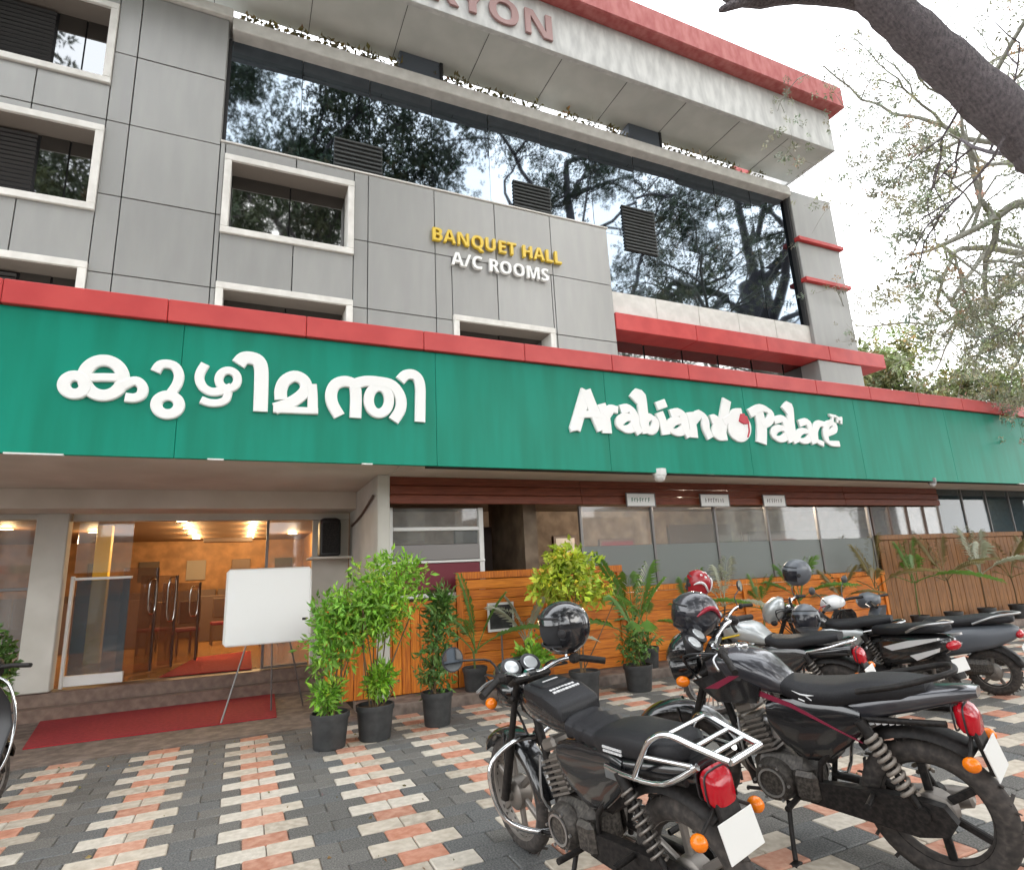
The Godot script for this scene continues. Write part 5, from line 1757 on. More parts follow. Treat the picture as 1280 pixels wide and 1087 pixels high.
		part(gp, "gauge_face", gf, M.gauge_glass)
	if not c.cowl:
		var hd := MB.new()
		hd.xf = S
		var hr := []
		for q in [[-0.60, 0.93, 0.06, 0.03], [-0.56, 0.965, 0.11, 0.055], [-0.49, 0.985, 0.125, 0.065], [-0.45, 0.985, 0.11, 0.05]]:
			hr.append(sect(q[0], q[1], q[2], q[3], 0.75))
		hd.loft(hr, 60)
		part(o, "instrument_hood", hd, c.body)
	if c.get("stem", false):
		var rs := MB.new()
		rs.xf = S
		rs.tube(smooth([v3(0.20, 1.02, -0.25), v3(0.215, 1.10, -0.27), v3(0.24, 1.2, -0.27)], 3), 0.007, 6)
		part(o, "mirror_stem", rs, M.chrome)
	var cab := MB.new()
	cab.xf = S
	for i in 4:
		var s := -1.0 if i % 2 else 1.0
		cab.tube(smooth([v3(0.2 * s, 1.0, -0.25), v3((0.15 + i * 0.02) * s, 0.94 + i * 0.02, -0.45), v3(0.06 * s, 0.80, -0.44), v3(0.05 * s, 0.66, -0.34)], 4), 0.006, 5)
	part(o, "cable", cab, M.plastic_black)
	# frame, engine
	var fr := MB.new()
	fr.tube([head, v3(0, 0.62, -0.30), v3(0, 0.24, -0.22)], 0.022, 8)
	fr.tube([head, v3(0, 0.78, -0.05), v3(0, 0.68, 0.25)], 0.024, 8)
	for s in [-0.1, 0.1]:
		fr.tube([v3(s * 0.5, 0.70, 0.05), v3(s, 0.69, 0.35), v3(s, 0.72, 0.78)], 0.014, 7)
		fr.tube([v3(s, 0.68, 0.40), v3(s, 0.45, 0.20), v3(s, 0.28, 0.16)], 0.014, 7)
		fr.tube([v3(s, 0.32, 0.16), RA + v3(s, 0, 0.03)], 0.019, 7)
	fr.box(v3(0, 0.56, 0.16), v3(0.16, 0.24, 0.22), 0.03)
	part(o, "frame", fr, M.dusty_black)
	var en := MB.new()
	en.box(v3(0, 0.34, -0.01), v3(0.22, 0.22, 0.32), 0.05)
	en.lathe([Vector2(0.0, 0.0), Vector2(0.09, 0.0), Vector2(0.105, -0.03), Vector2(0.11, -0.06)], v3(0.165, 0.34, 0.03), Vector3.RIGHT, 20)
	en.lathe([Vector2(0.0, 0.0), Vector2(0.085, 0.0), Vector2(0.10, 0.03), Vector2(0.105, 0.06)], v3(-0.165, 0.34, -0.04), Vector3.RIGHT, 20)
	en.box(v3(-0.12, 0.34, 0.12), v3(0.05, 0.14, 0.12), 0.02)
	part(o, "engine", en, M.engine_metal)
	var cy := MB.new()
	var cb := Basis(Vector3.RIGHT, -0.35)
	for i in 7:
		cy.box(v3(0, 0.45, -0.10) + cb * v3(0, i * 0.026, 0), v3(0.17 - 0.004 * absi(i - 3), 0.011, 0.16), 0.0, cb)
	cy.box(v3(0, 0.53, -0.128), v3(0.11, 0.19, 0.10), 0.01, cb)
	cy.box(v3(0, 0.66, -0.175), v3(0.13, 0.06, 0.12), 0.015, cb)
	part(o, "cylinder", cy, M.dull_alloy if not c.cowl else M.engine_metal)
	var cbm := MB.new()
	cbm.lathe([Vector2(0.0, -0.05), Vector2(0.03, -0.05), Vector2(0.034, 0.0), Vector2(0.024, 0.012), Vector2(0.024, 0.05), Vector2(0.0, 0.05)], v3(-0.03, 0.60, -0.03), v3(0, 0, 1), 12)
	cbm.lathe([Vector2(0.0, -0.04), Vector2(0.028, -0.04), Vector2(0.03, 0.02), Vector2(0.0, 0.022)], v3(-0.03, 0.56, -0.03), Vector3.UP, 12)
	part(o, "carburettor", cbm, M.alloy)
	var cov := MB.new()
	for s in [-1.0, 1.0]:
		cov.ring_lathe([Vector2(0.060, 0.0), Vector2(0.070, 0.0), Vector2(0.070, 0.006 * s), Vector2(0.060, 0.006 * s)], v3(0.168 * s, 0.34, 0.03 if s > 0 else -0.04), Vector3.RIGHT, 20)
		for j in 6:
			var q := pol(v3(0.170 * s, 0.34, 0.03 if s > 0 else -0.04), 0.088, j * 60.0)
			cov.lathe([Vector2(0.0, -0.006), Vector2(0.007, -0.006), Vector2(0.007, 0.006), Vector2(0.0, 0.006)], q, Vector3.RIGHT, 6)
	part(o, "cover_bolt", cov, M.alloy)
	var rod := MB.new()
	rod.tube([v3(0.12, 0.24, 0.10), v3(0.10, 0.26, 0.60)], 0.006, 5)
	rod.tube(smooth([v3(-0.08, 0.34, -0.16), v3(-0.14, 0.44, -0.18), v3(-0.10, 0.62, -0.2)], 3), 0.006, 5)
	part(o, "brake_rod", rod, M.alloy)
	var ex := MB.new()
	ex.tube(smooth([v3(0.03, 0.58, -0.24), v3(0.06, 0.46, -0.34), v3(0.09, 0.26, -0.30), v3(0.13, 0.20, -0.05), v3(0.15, 0.22, 0.18)], 4), 0.019, 8)
	ex.lathe([Vector2(0.0, 0.0), Vector2(0.028, 0.0), Vector2(0.046, 0.10), Vector2(0.048, 0.50), Vector2(0.042, 0.56), Vector2(0.022, 0.57), Vector2(0.0, 0.56)], v3(0.155, 0.225, 0.18), v3(0.03, 0.14, 1), 14)
	part(o, "exhaust", ex, M.dull_alloy)
	# chain case, brake pedal, pegs, kick lever
	var cs := MB.new()
	cs.prism([Vector2(0.12, 0.26), Vector2(0.58, 0.22), Vector2(0.70, 0.25), Vector2(0.74, 0.31), Vector2(0.70, 0.37), Vector2(0.58, 0.385), Vector2(0.30, 0.375), Vector2(0.12, 0.36)], v3(-0.075, 0, 0), v3(0, 0, 1), v3(0, 1, 0), v3(-0.045, 0, 0))
	part(o, "chain_case", cs, M.dusty_black)
	var pg := MB.new()
	pg.tube([v3(-0.10, 0.27, 0.06), v3(-0.27, 0.28, 0.07)], 0.014, 7)
	pg.tube([v3(0.10, 0.27, 0.06), v3(0.27, 0.28, 0.07)], 0.014, 7)
	pg.tube([v3(-0.10, 0.36, 0.42), v3(-0.25, 0.37, 0.44)], 0.013, 7)
	pg.tube([v3(0.10, 0.36, 0.42), v3(0.25, 0.37, 0.44)], 0.013, 7)
	pg.tube([v3(-0.13, 0.28, -0.12), v3(-0.17, 0.29, -0.18), v3(-0.20, 0.30, -0.16)], 0.009, 6)
	part(o, "footpeg", pg, M.dusty_black)
	var kl := MB.new()
	kl.tube(smooth([v3(0.14, 0.34, 0.1), v3(0.19, 0.30, 0.2), v3(0.20, 0.50, 0.26), v3(0.26, 0.56, 0.27)], 3), 0.010, 6)
	part(o, "kick_lever", kl, M.chrome)
	var ss := MB.new()
	ss.tube([v3(-0.11, 0.24, 0.0), v3(-0.20, 0.12, 0.03), v3(-0.27, 0.045, 0.06)], 0.012, 7)
	ss.box(v3(-0.285, 0.038, 0.065), v3(0.07, 0.012, 0.04), 0.003, Basis(Vector3.BACK, -0.14))
	part(o, "side_stand", ss, M.dusty_black)
	for s in [-1.0, 1.0]:
		var sk := MB.new()
		var a := v3(0.135 * s, 0.70, 0.44)
		var b := v3(0.125 * s, 0.33, 0.62)
		sk.tube([a, b], 0.014, 8)
		sk.tube([a, a.lerp(b, 0.25)], 0.034 if c.cowl else 0.026, 10)
		sk.lathe([Vector2(0.0, -0.02), Vector2(0.03, -0.02), Vector2(0.03, 0.02), Vector2(0.0, 0.02)], b, Vector3.RIGHT, 10)
		var so := part(o, "shock_absorber", sk, M.dusty_black)
		var sp := MB.new()
		spring(sp, a.lerp(b, 0.18), a.lerp(b, 0.82), 0.032, 9, 0.0062 if not c.has("wire") else c.wire)
		part(so, "spring", sp, c.spring)
	# tank and seat
	var tk := MB.new()
	var rings := []
	for q in c.tank:
		rings.append(sect(q[0], q[1], q[2], q[3], 0.72, 20))
	tk.loft(rings, 60)
	var to := part(o, "fuel_tank", tk, c.tank_m)
	var fcap := MB.new()
	fcap.lathe([Vector2(0.0, 0.014), Vector2(0.028, 0.012), Vector2(0.034, 0.0), Vector2(0.034, -0.02)], v3(0, c.tank[2][1] + c.tank[2][3] - 0.002, c.tank[2][0] + 0.02), v3(0, 1, 0.1), 16)
	part(to, "filler_cap", fcap, M.chrome)
	if c.get("tank_cover", false):
		var tc := MB.new()
		rings = []
		for q in [[-0.27, 0.922, 0.09, 0.03], [-0.22, 0.925, 0.125, 0.035], [-0.05, 0.90, 0.135, 0.045], [0.055, 0.862, 0.13, 0.045], [0.075, 0.85, 0.12, 0.03]]:
			rings.append(sect(q[0], q[1], q[2], q[3], 0.4, 20))
		tc.loft(rings, 40)
		part(to, "tank_cover", tc, M.seat_vinyl)
		var pc := MB.new()
		rings = []
		for q in [[-0.225, 0.950, 0.06, 0.012], [-0.21, 0.955, 0.085, 0.016], [-0.11, 0.945, 0.085, 0.02], [-0.10, 0.94, 0.06, 0.012]]:
			rings.append(sect(q[0], q[1], q[2], q[3], 0.4, 16))
		pc.loft(rings, 40)
		part(to, "pouch", pc, M.seat_vinyl)
		# worn white print on the cover, too small to read
		var pr := MB.new()
		var rr := RandomNumberGenerator.new()
		rr.seed = 3
		for row in 2:
			var x := -0.075
			while x < 0.08:
				var w := rr.randf_range(0.008, 0.02)
				pr.box(v3(x + w * 0.5, 0.944 - 0.006 * row - 0.001, -0.055 + row * 0.028), v3(w, 0.006, 0.014), 0.0, Basis(Vector3.RIGHT, 0.28))
				x += w + 0.005
		var x2 := -0.045
		while x2 < 0.05:
			var w := rr.randf_range(0.008, 0.018)
			pr.box(v3(x2 + w * 0.5, 0.966, -0.15), v3(w, 0.006, 0.012), 0.0, Basis(Vector3.RIGHT, 0.12))
			x2 += w + 0.004
		part(to, "worn_print", pr, M.sticker_white)
	var se := MB.new()
	rings = []
	for q in c.seat:
		rings.append(sect(q[0], q[1], q[2], q[3], 0.62, 20))
	se.loft(rings, 50)
	var seo := part(o, "seat", se, M.seat_vinyl)
	if c.get("seat_print", false):
		var pr := MB.new()
		var rr := RandomNumberGenerator.new()
		rr.seed = 4
		for row in 2:
			var z := 0.36
			while z < 0.47:
				var w := rr.randf_range(0.008, 0.016)
				pr.box(v3(-0.1355 + 0.001 * row, 0.785 - row * 0.016, z + w * 0.5), v3(0.006, 0.009, w), 0.0)
				z += w + 0.003
		part(seo, "worn_print", pr, M.sticker_white)
	var sd := MB.new()
	for s in [-1.0, 1.0]:
		var rr2 := []
		for q in [[-0.02, 0.66, 0.06], [0.03, 0.63, 0.11], [0.14, 0.605, 0.15], [0.26, 0.62, 0.14], [0.36, 0.66, 0.10], [0.44, 0.69, 0.05]]:
			rr2.append(sect(q[0], q[1], 0.036, q[2], 0.85, 14, 0.088 * s))
		sd.loft(rr2, 60)
	part(o, "side_panel", sd, c.body)
	var tl := MB.new()
	rings = []
	for q in c.tail:
		rings.append(sect(q[0], q[1], q[2], q[3], 0.6, 16))
	tl.loft(rings, 50)
	part(o, "tail_cowl", tl, c.tail_m)
	var rf := MB.new()
	fender(rf, RA, 0.37, 45, 126, 0.075, 0.04)
	part(o, "rear_fender", rf, M.dusty_black)
	var e: Array = c.tail[-1]
	var lt := MB.new()
	rings = []
	for q in [[0.0, 0.0, 0.055, 0.045], [0.02, -0.005, 0.072, 0.062], [0.055, -0.02, 0.068, 0.058], [0.075, -0.03, 0.045, 0.04]]:
		rings.append(sect(e[0] + 0.004 + q[0] + c.lamp_z, e[1] - 0.035 + q[1] + c.lamp_y, q[2], q[3], 0.5, 16))
	lt.loft(rings, 50)
	var tlo := part(o, "tail_lamp", lt, M.tail_red)
	var bz := MB.new()
	for q in [[-0.004, 0.0, 0.068, 0.060], [0.036, -0.0125, 0.0735, 0.0635]]:
		var rp := []
		for w in sect(e[0] + 0.004 + q[0] + c.lamp_z, e[1] - 0.035 + q[1] + c.lamp_y, q[2], q[3], 0.5, 16): rp.append(w)
		bz.tube(rp, 0.004, 5, 60, true)
	part(tlo, "bezel", bz, M.plastic_black)
	var pt := MB.new()
	var pz: float = e[0] + 0.105 + c.lamp_z
	pt.box(v3(0, e[1] - 0.20 + c.lamp_y, pz), v3(0.20, 0.13, 0.006), 0.002, Basis(Vector3.RIGHT, -0.22))
	part(o, "number_plate", pt, M.plate_white)
	var bk := MB.new()
	bk.box(v3(0, e[1] - 0.16 + c.lamp_y, pz - 0.03), v3(0.12, 0.20, 0.02), 0.005, Basis(Vector3.RIGHT, -0.22))
	part(o, "plate_bracket", bk, M.dusty_black)
	for s in [-1.0, 1.0]:
		var im := MB.new()
		im.tube([v3(0.05 * s, e[1] - 0.11 + c.lamp_y, pz - 0.06), v3(0.15 * s, e[1] - 0.17 + c.lamp_y, pz - 0.06)], 0.008, 6)
		var ib := part(o, "indicator", im, M.dusty_black)
		var il := MB.new()
		il.ball(v3(0.172 * s, e[1] - 0.175 + c.lamp_y, pz - 0.05), v3(0.030, 0.030, 0.034), 12, 8)
		part(ib, "amber_lens", il, M.amber)
		var fi := MB.new()
		fi.xf = S
		fi.ball(v3(0.17 * s, 0.84, -0.50), v3(0.032, 0.03, 0.04), 12, 8)
		part(o, "front_indicator", fi, M.amber if not c.cowl else M.dusty_black)
	if c.get("stripe", null):
		var sr := MB.new()
		for s in [-1.0, 1.0]:
			sr.prism([Vector2(-0.10, 0.80), Vector2(0.12, 0.735), Vector2(0.42, 0.60), Vector2(0.43, 0.592), Vector2(0.12, 0.715), Vector2(-0.12, 0.775)], v3(0.118 * s, 0, 0), v3(0, 0, 1), v3(0, 1, 0), v3(0.008 * s, 0, 0))
			sr.prism([Vector2(-0.34, 0.77), Vector2(-0.18, 0.85), Vector2(-0.12, 0.855), Vector2(-0.26, 0.775)], v3(0.140 * s, 0, 0), v3(0, 0, 1), v3(0, 1, 0), v3(0.008 * s, 0, 0))
		part(o, "stripe", sr, c.stripe)
		var sh := MB.new()
		for s in [-1.0, 1.0]:
			sh.prism([Vector2(-0.42, 0.80), Vector2(-0.20, 0.88), Vector2(-0.02, 0.80), Vector2(-0.05, 0.72), Vector2(-0.28, 0.70)], v3(0.115 * s, 0, 0), v3(0, 0, 1), v3(0, 1, 0), v3(0.024 * s, 0, 0))
		part(o, "tank_shroud", sh, c.body)
		var gp := MB.new()
		var z := 0.42
		var rr := RandomNumberGenerator.new()
		rr.seed = 8
		while z < 0.66:
			gp.box(v3(-0.098, 0.675 + (z - 0.42) * 0.16, z), v3(0.006, rr.randf_range(0.018, 0.026), 0.020), 0.0, Basis(Vector3.RIGHT, -0.35))
			z += 0.028
		part(o, "worn_decal", gp, M.sticker_white)
		var dg := MB.new()
		dg.tube([v3(-0.121, 0.80, 0.14), v3(-0.127, 0.788, 0.18), v3(-0.129, 0.786, 0.215), v3(-0.131, 0.79, 0.25)], [0.001, 0.004, 0.005, 0.001], 5)
		dg.tube([v3(-0.129, 0.782, 0.21), v3(-0.131, 0.765, 0.235)], 0.003, 5)
		dg.tube([v3(-0.127, 0.765, 0.17), v3(-0.130, 0.757, 0.20)], 0.004, 5)
		part(seo, "worn_mark", dg, M.sticker_white)
	if c.get("guard", false):
		var gd := MB.new()
		for s in [-1.0, 1.0]:
			gd.tube(smooth(mirror_x([v3(0.02, 0.66, -0.34), v3(0.14, 0.665, -0.37), v3(0.27, 0.60, -0.40), v3(0.295, 0.48, -0.40), v3(0.26, 0.33, -0.36), v3(0.14, 0.25, -0.28), v3(0.02, 0.24, -0.22)], s), 4), 0.014, 8)
		part(o, "crash_guard", gd, M.chrome)
	if c.get("rack", false):
		var rk := MB.new()
		for s in [-1.0, 1.0]:
			rk.tube(smooth(mirror_x([v3(0.135, 0.705, 0.36), v3(0.145, 0.70, 0.50), v3(0.14, 0.715, 0.70), v3(0.11, 0.80, 0.86)], s), 4), 0.013, 8)
			rk.tube(smooth(mirror_x([v3(0.145, 0.70, 0.54), v3(0.150, 0.78, 0.60), v3(0.14, 0.86, 0.66), v3(0.12, 0.895, 0.74), v3(0.105, 0.87, 0.86), v3(0.09, 0.84, 1.0)], s), 4), 0.013, 8)
			rk.tube(mirror_x([v3(0.145, 0.80, 0.62), v3(0.12, 0.80, 0.84)], s), 0.010, 7)
			rk.box(v3(0.135 * s, 0.68, 0.40), v3(0.012, 0.05, 0.10), 0.003)
		rk.tube([v3(-0.09, 0.84, 1.0), v3(0.09, 0.84, 1.0)], 0.013, 8)
		for q in [[0.895, 0.74, 0.12], [0.87, 0.86, 0.105], [0.855, 0.93, 0.098]]:
			rk.tube([v3(-q[2], q[0], q[1]), v3(q[2], q[0], q[1])], 0.009, 7)
		part(o, "rear_rack", rk, M.chrome)
	elif c.get("grab", true):
		var rk := MB.new()
		rk.tube(smooth([v3(-0.13, e[1] - 0.01, 0.45), v3(-0.135, e[1] + 0.03, 0.62), v3(-0.10, e[1] + 0.075, 0.78), v3(0, e[1] + 0.08, 0.83), v3(0.10, e[1] + 0.075, 0.78), v3(0.135, e[1] + 0.03, 0.62), v3(0.13, e[1] - 0.01, 0.45)], 4), 0.013, 8)
		part(o, "grab_rail", rk, c.rail)
	return o

func scooter(label: String, at: Vector3, yaw: float, lean: float, c: Dictionary) -> Node3D:
	var o := thing("scooter", label, "scooter", at, deg_to_rad(yaw), "parked two-wheelers")
	o.rotation.z = deg_to_rad(lean)
	var R: float = c.R
	var FA := v3(0, R, -0.62)
	var RA := v3(0, R, 0.62)
	var head := v3(0, 0.80, -0.42)
	var S := Transform3D(Basis(v3(0, 0.906, 0.423), deg_to_rad(c.steer)), Vector3.ZERO)
	S.origin = head - S.basis * head
	wheel(o, "front_wheel", FA, R, 0.045, 5, M.dull_alloy, S)
	wheel(o, "rear_wheel", RA, R, 0.05, 5, M.dull_alloy, Transform3D.IDENTITY)
	var ff := MB.new()
	ff.xf = S
	fender(ff, FA, R + 0.04, 20, 165, 0.075, 0.06)
	ff.tube([v3(-0.07, R, -0.62), v3(-0.06, 0.62, -0.46)], 0.022, 8)
	ff.tube([v3(0.07, R, -0.62), v3(0.06, 0.62, -0.46)], 0.022, 8)
	part(o, "front_fender", ff, c.body)
	# leg shield: a shell bowed forward, wide at the knees
	var ls := MB.new()
	var rings := []
	for q in [[0.22, -0.28, 0.15], [0.32, -0.34, 0.20], [0.58, -0.46, 0.235], [0.74, -0.46, 0.215], [0.86, -0.42, 0.17], [0.92, -0.39, 0.10]]:
		var ring := PackedVector3Array()
		for j in 18:
			var a := TAU * j / 18
			ring.push_back(v3(q[2] * cos(a), q[0], q[1] + 0.045 * sin(a) + 0.10 * pow(cos(a), 2)))
		rings.append(ring)
	ls.loft(rings, 60)
	part(o, "leg_shield", ls, c.shield)
	var fb := MB.new()
	fb.box(v3(0, 0.30, -0.08), v3(0.28, 0.10, 0.52), 0.03)
	part(o, "footboard", fb, M.dusty_black)
	var hc := MB.new()
	hc.xf = S
	rings = []
	for q in [[-0.56, 0.98, 0.06, 0.05], [-0.52, 0.99, 0.10, 0.085], [-0.44, 1.0, 0.14, 0.09], [-0.36, 1.0, 0.12, 0.06], [-0.32, 1.0, 0.07, 0.04]]:
		rings.append(sect(q[0], q[1], q[2], q[3], 0.75))
	hc.loft(rings, 60)
	var ho := part(o, "handlebar_cowl", hc, c.cowl_m)
	var ln := MB.new()
	ln.xf = S
	ln.ball(v3(0, 0.985, -0.545), v3(0.075, 0.05, 0.035), 14, 8)
	part(ho, "headlamp", ln, M.gauge_glass)
	for s in [-1.0, 1.0]:
		var g := MB.new()
		g.xf = S
		g.tube(mirror_x([v3(0.10, 1.0, -0.40), v3(0.22, 1.0, -0.36), v3(0.36, 0.985, -0.30)], s), 0.017, 8)
		part(o, "grip", g, M.dusty_black)
		var lv := MB.new()
		lv.xf = S
		lv.tube(mirror_x([v3(0.14, 1.0, -0.43), v3(0.24, 1.0, -0.43), v3(0.34, 0.985, -0.37)], s), 0.007, 5)
		part(o, "brake_lever", lv, M.alloy if not c.get("red_levers", false) else M.red_gloss)
		if c.mirrors:
			var ms := MB.new()
			ms.xf = S
			ms.tube(smooth(mirror_x([v3(0.15, 1.03, -0.40), v3(0.20, 1.12, -0.42), v3(0.27, 1.19, -0.42)], s), 3), 0.006, 6)
			ms.ball(v3(0.30 * s, 1.21, -0.42), v3(0.055, 0.045, 0.012), 14, 8)
			part(o, "mirror", ms, M.plastic_black)
	var bd := MB.new()
	rings = []
	for q in [[0.14, 0.50, 0.10, 0.16], [0.20, 0.54, 0.145, 0.17], [0.45, 0.58, 0.16, 0.15], [0.70, 0.62, 0.145, 0.12], [0.86, 0.66, 0.10, 0.08], [0.92, 0.67, 0.05, 0.045]]:
		rings.append(sect(q[0], q[1], q[2], q[3], 0.7, 18))
	bd.loft(rings, 60)
	part(o, "body", bd, c.body)
	var se := MB.new()
	rings = []
	for q in [[0.08, 0.74, 0.07, 0.03], [0.13, 0.745, 0.125, 0.05], [0.40, 0.76, 0.14, 0.05], [0.62, 0.79, 0.135, 0.05], [0.86, 0.80, 0.10, 0.04], [0.90, 0.80, 0.06, 0.025]]:
		rings.append(sect(q[0], q[1], q[2], q[3], 0.6, 18))
	se.loft(rings, 50)
	part(o, "seat", se, M.seat_vinyl)
	if c.get("swoosh", null):
		var sw := MB.new()
		for s in [-1.0, 1.0]:
			sw.prism([Vector2(0.26, 0.60), Vector2(0.55, 0.68), Vector2(0.90, 0.735), Vector2(0.90, 0.715), Vector2(0.60, 0.63), Vector2(0.36, 0.57)], v3(0.135 * s, 0, 0), v3(0, 0, 1), v3(0, 1, 0), v3(0.03 * s, 0, 0))
			sw.prism([Vector2(0.55, 0.54), Vector2(0.88, 0.64), Vector2(0.86, 0.60), Vector2(0.62, 0.50)], v3(0.13 * s, 0, 0), v3(0, 0, 1), v3(0, 1, 0), v3(0.03 * s, 0, 0))
		part(o, "white_flash", sw, c.swoosh)
	var gr := MB.new()
	gr.tube(smooth([v3(-0.13, 0.76, 0.55), v3(-0.13, 0.84, 0.76), v3(0, 0.86, 0.96), v3(0.13, 0.84, 0.76), v3(0.13, 0.76, 0.55)], 5), 0.012, 8)
	part(o, "grab_rail", gr, M.alloy)
	var tl := MB.new()
	tl.ball(v3(0, 0.645, 0.915), v3(0.09, 0.045, 0.04), 14, 8)
	part(o, "tail_lamp", tl, M.tail_red)
	var rf := MB.new()
	fender(rf, RA, R + 0.06, 60, 165, 0.075, 0.05)
	part(o, "rear_fender", rf, M.dusty_black)
	var pt := MB.new()
	pt.box(v3(0, 0.47, 0.93), v3(0.18, 0.12, 0.006), 0.002, Basis(Vector3.RIGHT, -0.2))
	part(o, "number_plate", pt, M.plate_white)
	var ex := MB.new()
	ex.lathe([Vector2(0.0, 0.0), Vector2(0.03, 0.0), Vector2(0.05, 0.08), Vector2(0.05, 0.40), Vector2(0.03, 0.45), Vector2(0.0, 0.45)], v3(0.15, 0.27, 0.30), v3(0.04, 0.12, 1), 14)
	ex.box(v3(-0.08, 0.30, 0.42), v3(0.10, 0.16, 0.44), 0.04)
	part(o, "engine", ex, M.engine_metal)
	var st := MB.new()
	st.tube([v3(-0.10, 0.22, 0.10), v3(-0.24, 0.03, 0.16)], 0.012, 6)
	part(o, "side_stand", st, M.dusty_black)
	if c.get("guard", false):
		var gd := MB.new()
		for s in [-1.0, 1.0]:
			gd = MB.new()
			gd.tube(smooth(mirror_x([v3(0.09, 0.945, -0.39), v3(0.19, 0.88, -0.37), v3(0.24, 0.74, -0.36), v3(0.25, 0.56, -0.355), v3(0.22, 0.36, -0.31), v3(0.16, 0.24, -0.26)], s), 4), 0.012, 8)
			gd.tube(mirror_x([v3(0.245, 0.66, -0.36), v3(0.18, 0.66, -0.40)], s), 0.009, 6)
			gd.tube(mirror_x([v3(0.235, 0.46, -0.335), v3(0.16, 0.46, -0.36)], s), 0.009, 6)
			part(o, "chrome_guard", gd, M.chrome)
	return o

# open-faced or full shell with a real visor opening; the face looks along -z
func helmet(label: String, at: Vector3, rot: Vector3, shell: Material, cfg := {}) -> Node3D:
	var o := thing("helmet", label, "helmet", at)
	o.rotation = rot
	o.scale = Vector3.ONE * 1.08
	var nu := 30
	var nv := 20
	var f := func(i: int, j: int, k: float) -> Vector3:
		var la := -PI * 0.36 + PI * 0.86 * j / nv
		var an := TAU * i / nu
		var chin := 1.0 + 0.10 * maxf(0.0, -sin(la)) * maxf(0.0, -sin(an))
		var y := 0.125 * sin(la) * (1.0 if la > 0 else 1.15)
		return v3(0.118 * cos(la) * cos(an), y, 0.142 * cos(la) * sin(an) * chin) * k
	var sh := MB.new()
	var ins := MB.new()
	var vis := MB.new()
	for j in nv:
		for i in nu:
			var an := TAU * (i + 0.5) / nu
			var la := -PI * 0.36 + PI * 0.86 * (j + 0.5) / nv
			var front := sin(an) < -0.42
			var open: bool = front and la > -0.62 and la < 0.18
			var A: Vector3 = f.call(i, j, 1.0); var B: Vector3 = f.call(i + 1, j, 1.0); var C: Vector3 = f.call(i + 1, j + 1, 1.0); var D: Vector3 = f.call(i, j + 1, 1.0)
			if open:
				if cfg.get("visor", false): vis.quad(A * 0.99, B * 0.99, C * 0.99, D * 0.99)
			else:
				sh.quad(A, B, C, D)
			ins.quad(A * 0.9, B * 0.9, C * 0.9, D * 0.9)
	# rim of the lower edge
	var pts := []
	for i in nu:
		pts.append(f.call(i, 0, 0.96))
	sh.flush(70, true)
	sh.tube(pts, 0.008, 6, 60, true)
	part(o, "shell", sh, shell)
	ins.flush(70, true)
	part(o, "lining", ins, M.helmet_inside)
	for s in [-1.0, 1.0]:
		var hg := MB.new()
		hg.lathe([Vector2(0.0, -0.01), Vector2(0.022, -0.01), Vector2(0.020, 0.006), Vector2(0.0, 0.010)], v3(0.112 * s, -0.015, -0.045), v3(s, 0, -0.15), 14)
		part(o, "hinge", hg, M.plastic_black)
	var trm := MB.new()
	var rimp := []
	for i in range(nu + 1):
		var an := TAU * i / nu
		if sin(an) < -0.36: rimp.append(f.call(i, 12, 1.012))
	trm.tube(rimp, 0.006, 5)
	rimp = []
	for i in range(nu + 1):
		var an := TAU * i / nu
		if sin(an) < -0.36: rimp.append(f.call(i, 4, 1.008))
	trm.tube(rimp, 0.006, 5)
	part(o, "opening_trim", trm, M.plastic_black)
	if cfg.get("visor", false):
		vis.flush(70, true)
		part(o, "visor", vis, M.visor)
	if cfg.has("stripe"):
		var st := MB.new()
		for s in [-1.0, 1.0]:
			var pp := []
			for k in 9:
				var a := lerpf(0.35, 1.25, k / 8.0) * PI * 0.5
				pp.append(v3(0.122 * cos(a - 0.5) * s, 0.01 + 0.05 * sin(k * 0.5), 0.146 * sin(a - 0.5)))
			st.tube(pp, [0.004, 0.010, 0.013, 0.014, 0.014, 0.012, 0.010, 0.007, 0.003], 6)
		part(o, "stripe", st, cfg.stripe)
	if cfg.has("vents"):
		var vt := MB.new()
		for q in [[-0.05, 0.103, 0.03], [0.0, 0.116, 0.02], [0.05, 0.103, 0.03], [-0.03, 0.098, 0.075], [0.03, 0.098, 0.075]]:
			vt.ball(v3(q[0], q[1], q[2]), v3(0.013, 0.012, 0.018), 10, 6)
		part(o, "vent", vt, cfg.vents)
	return o

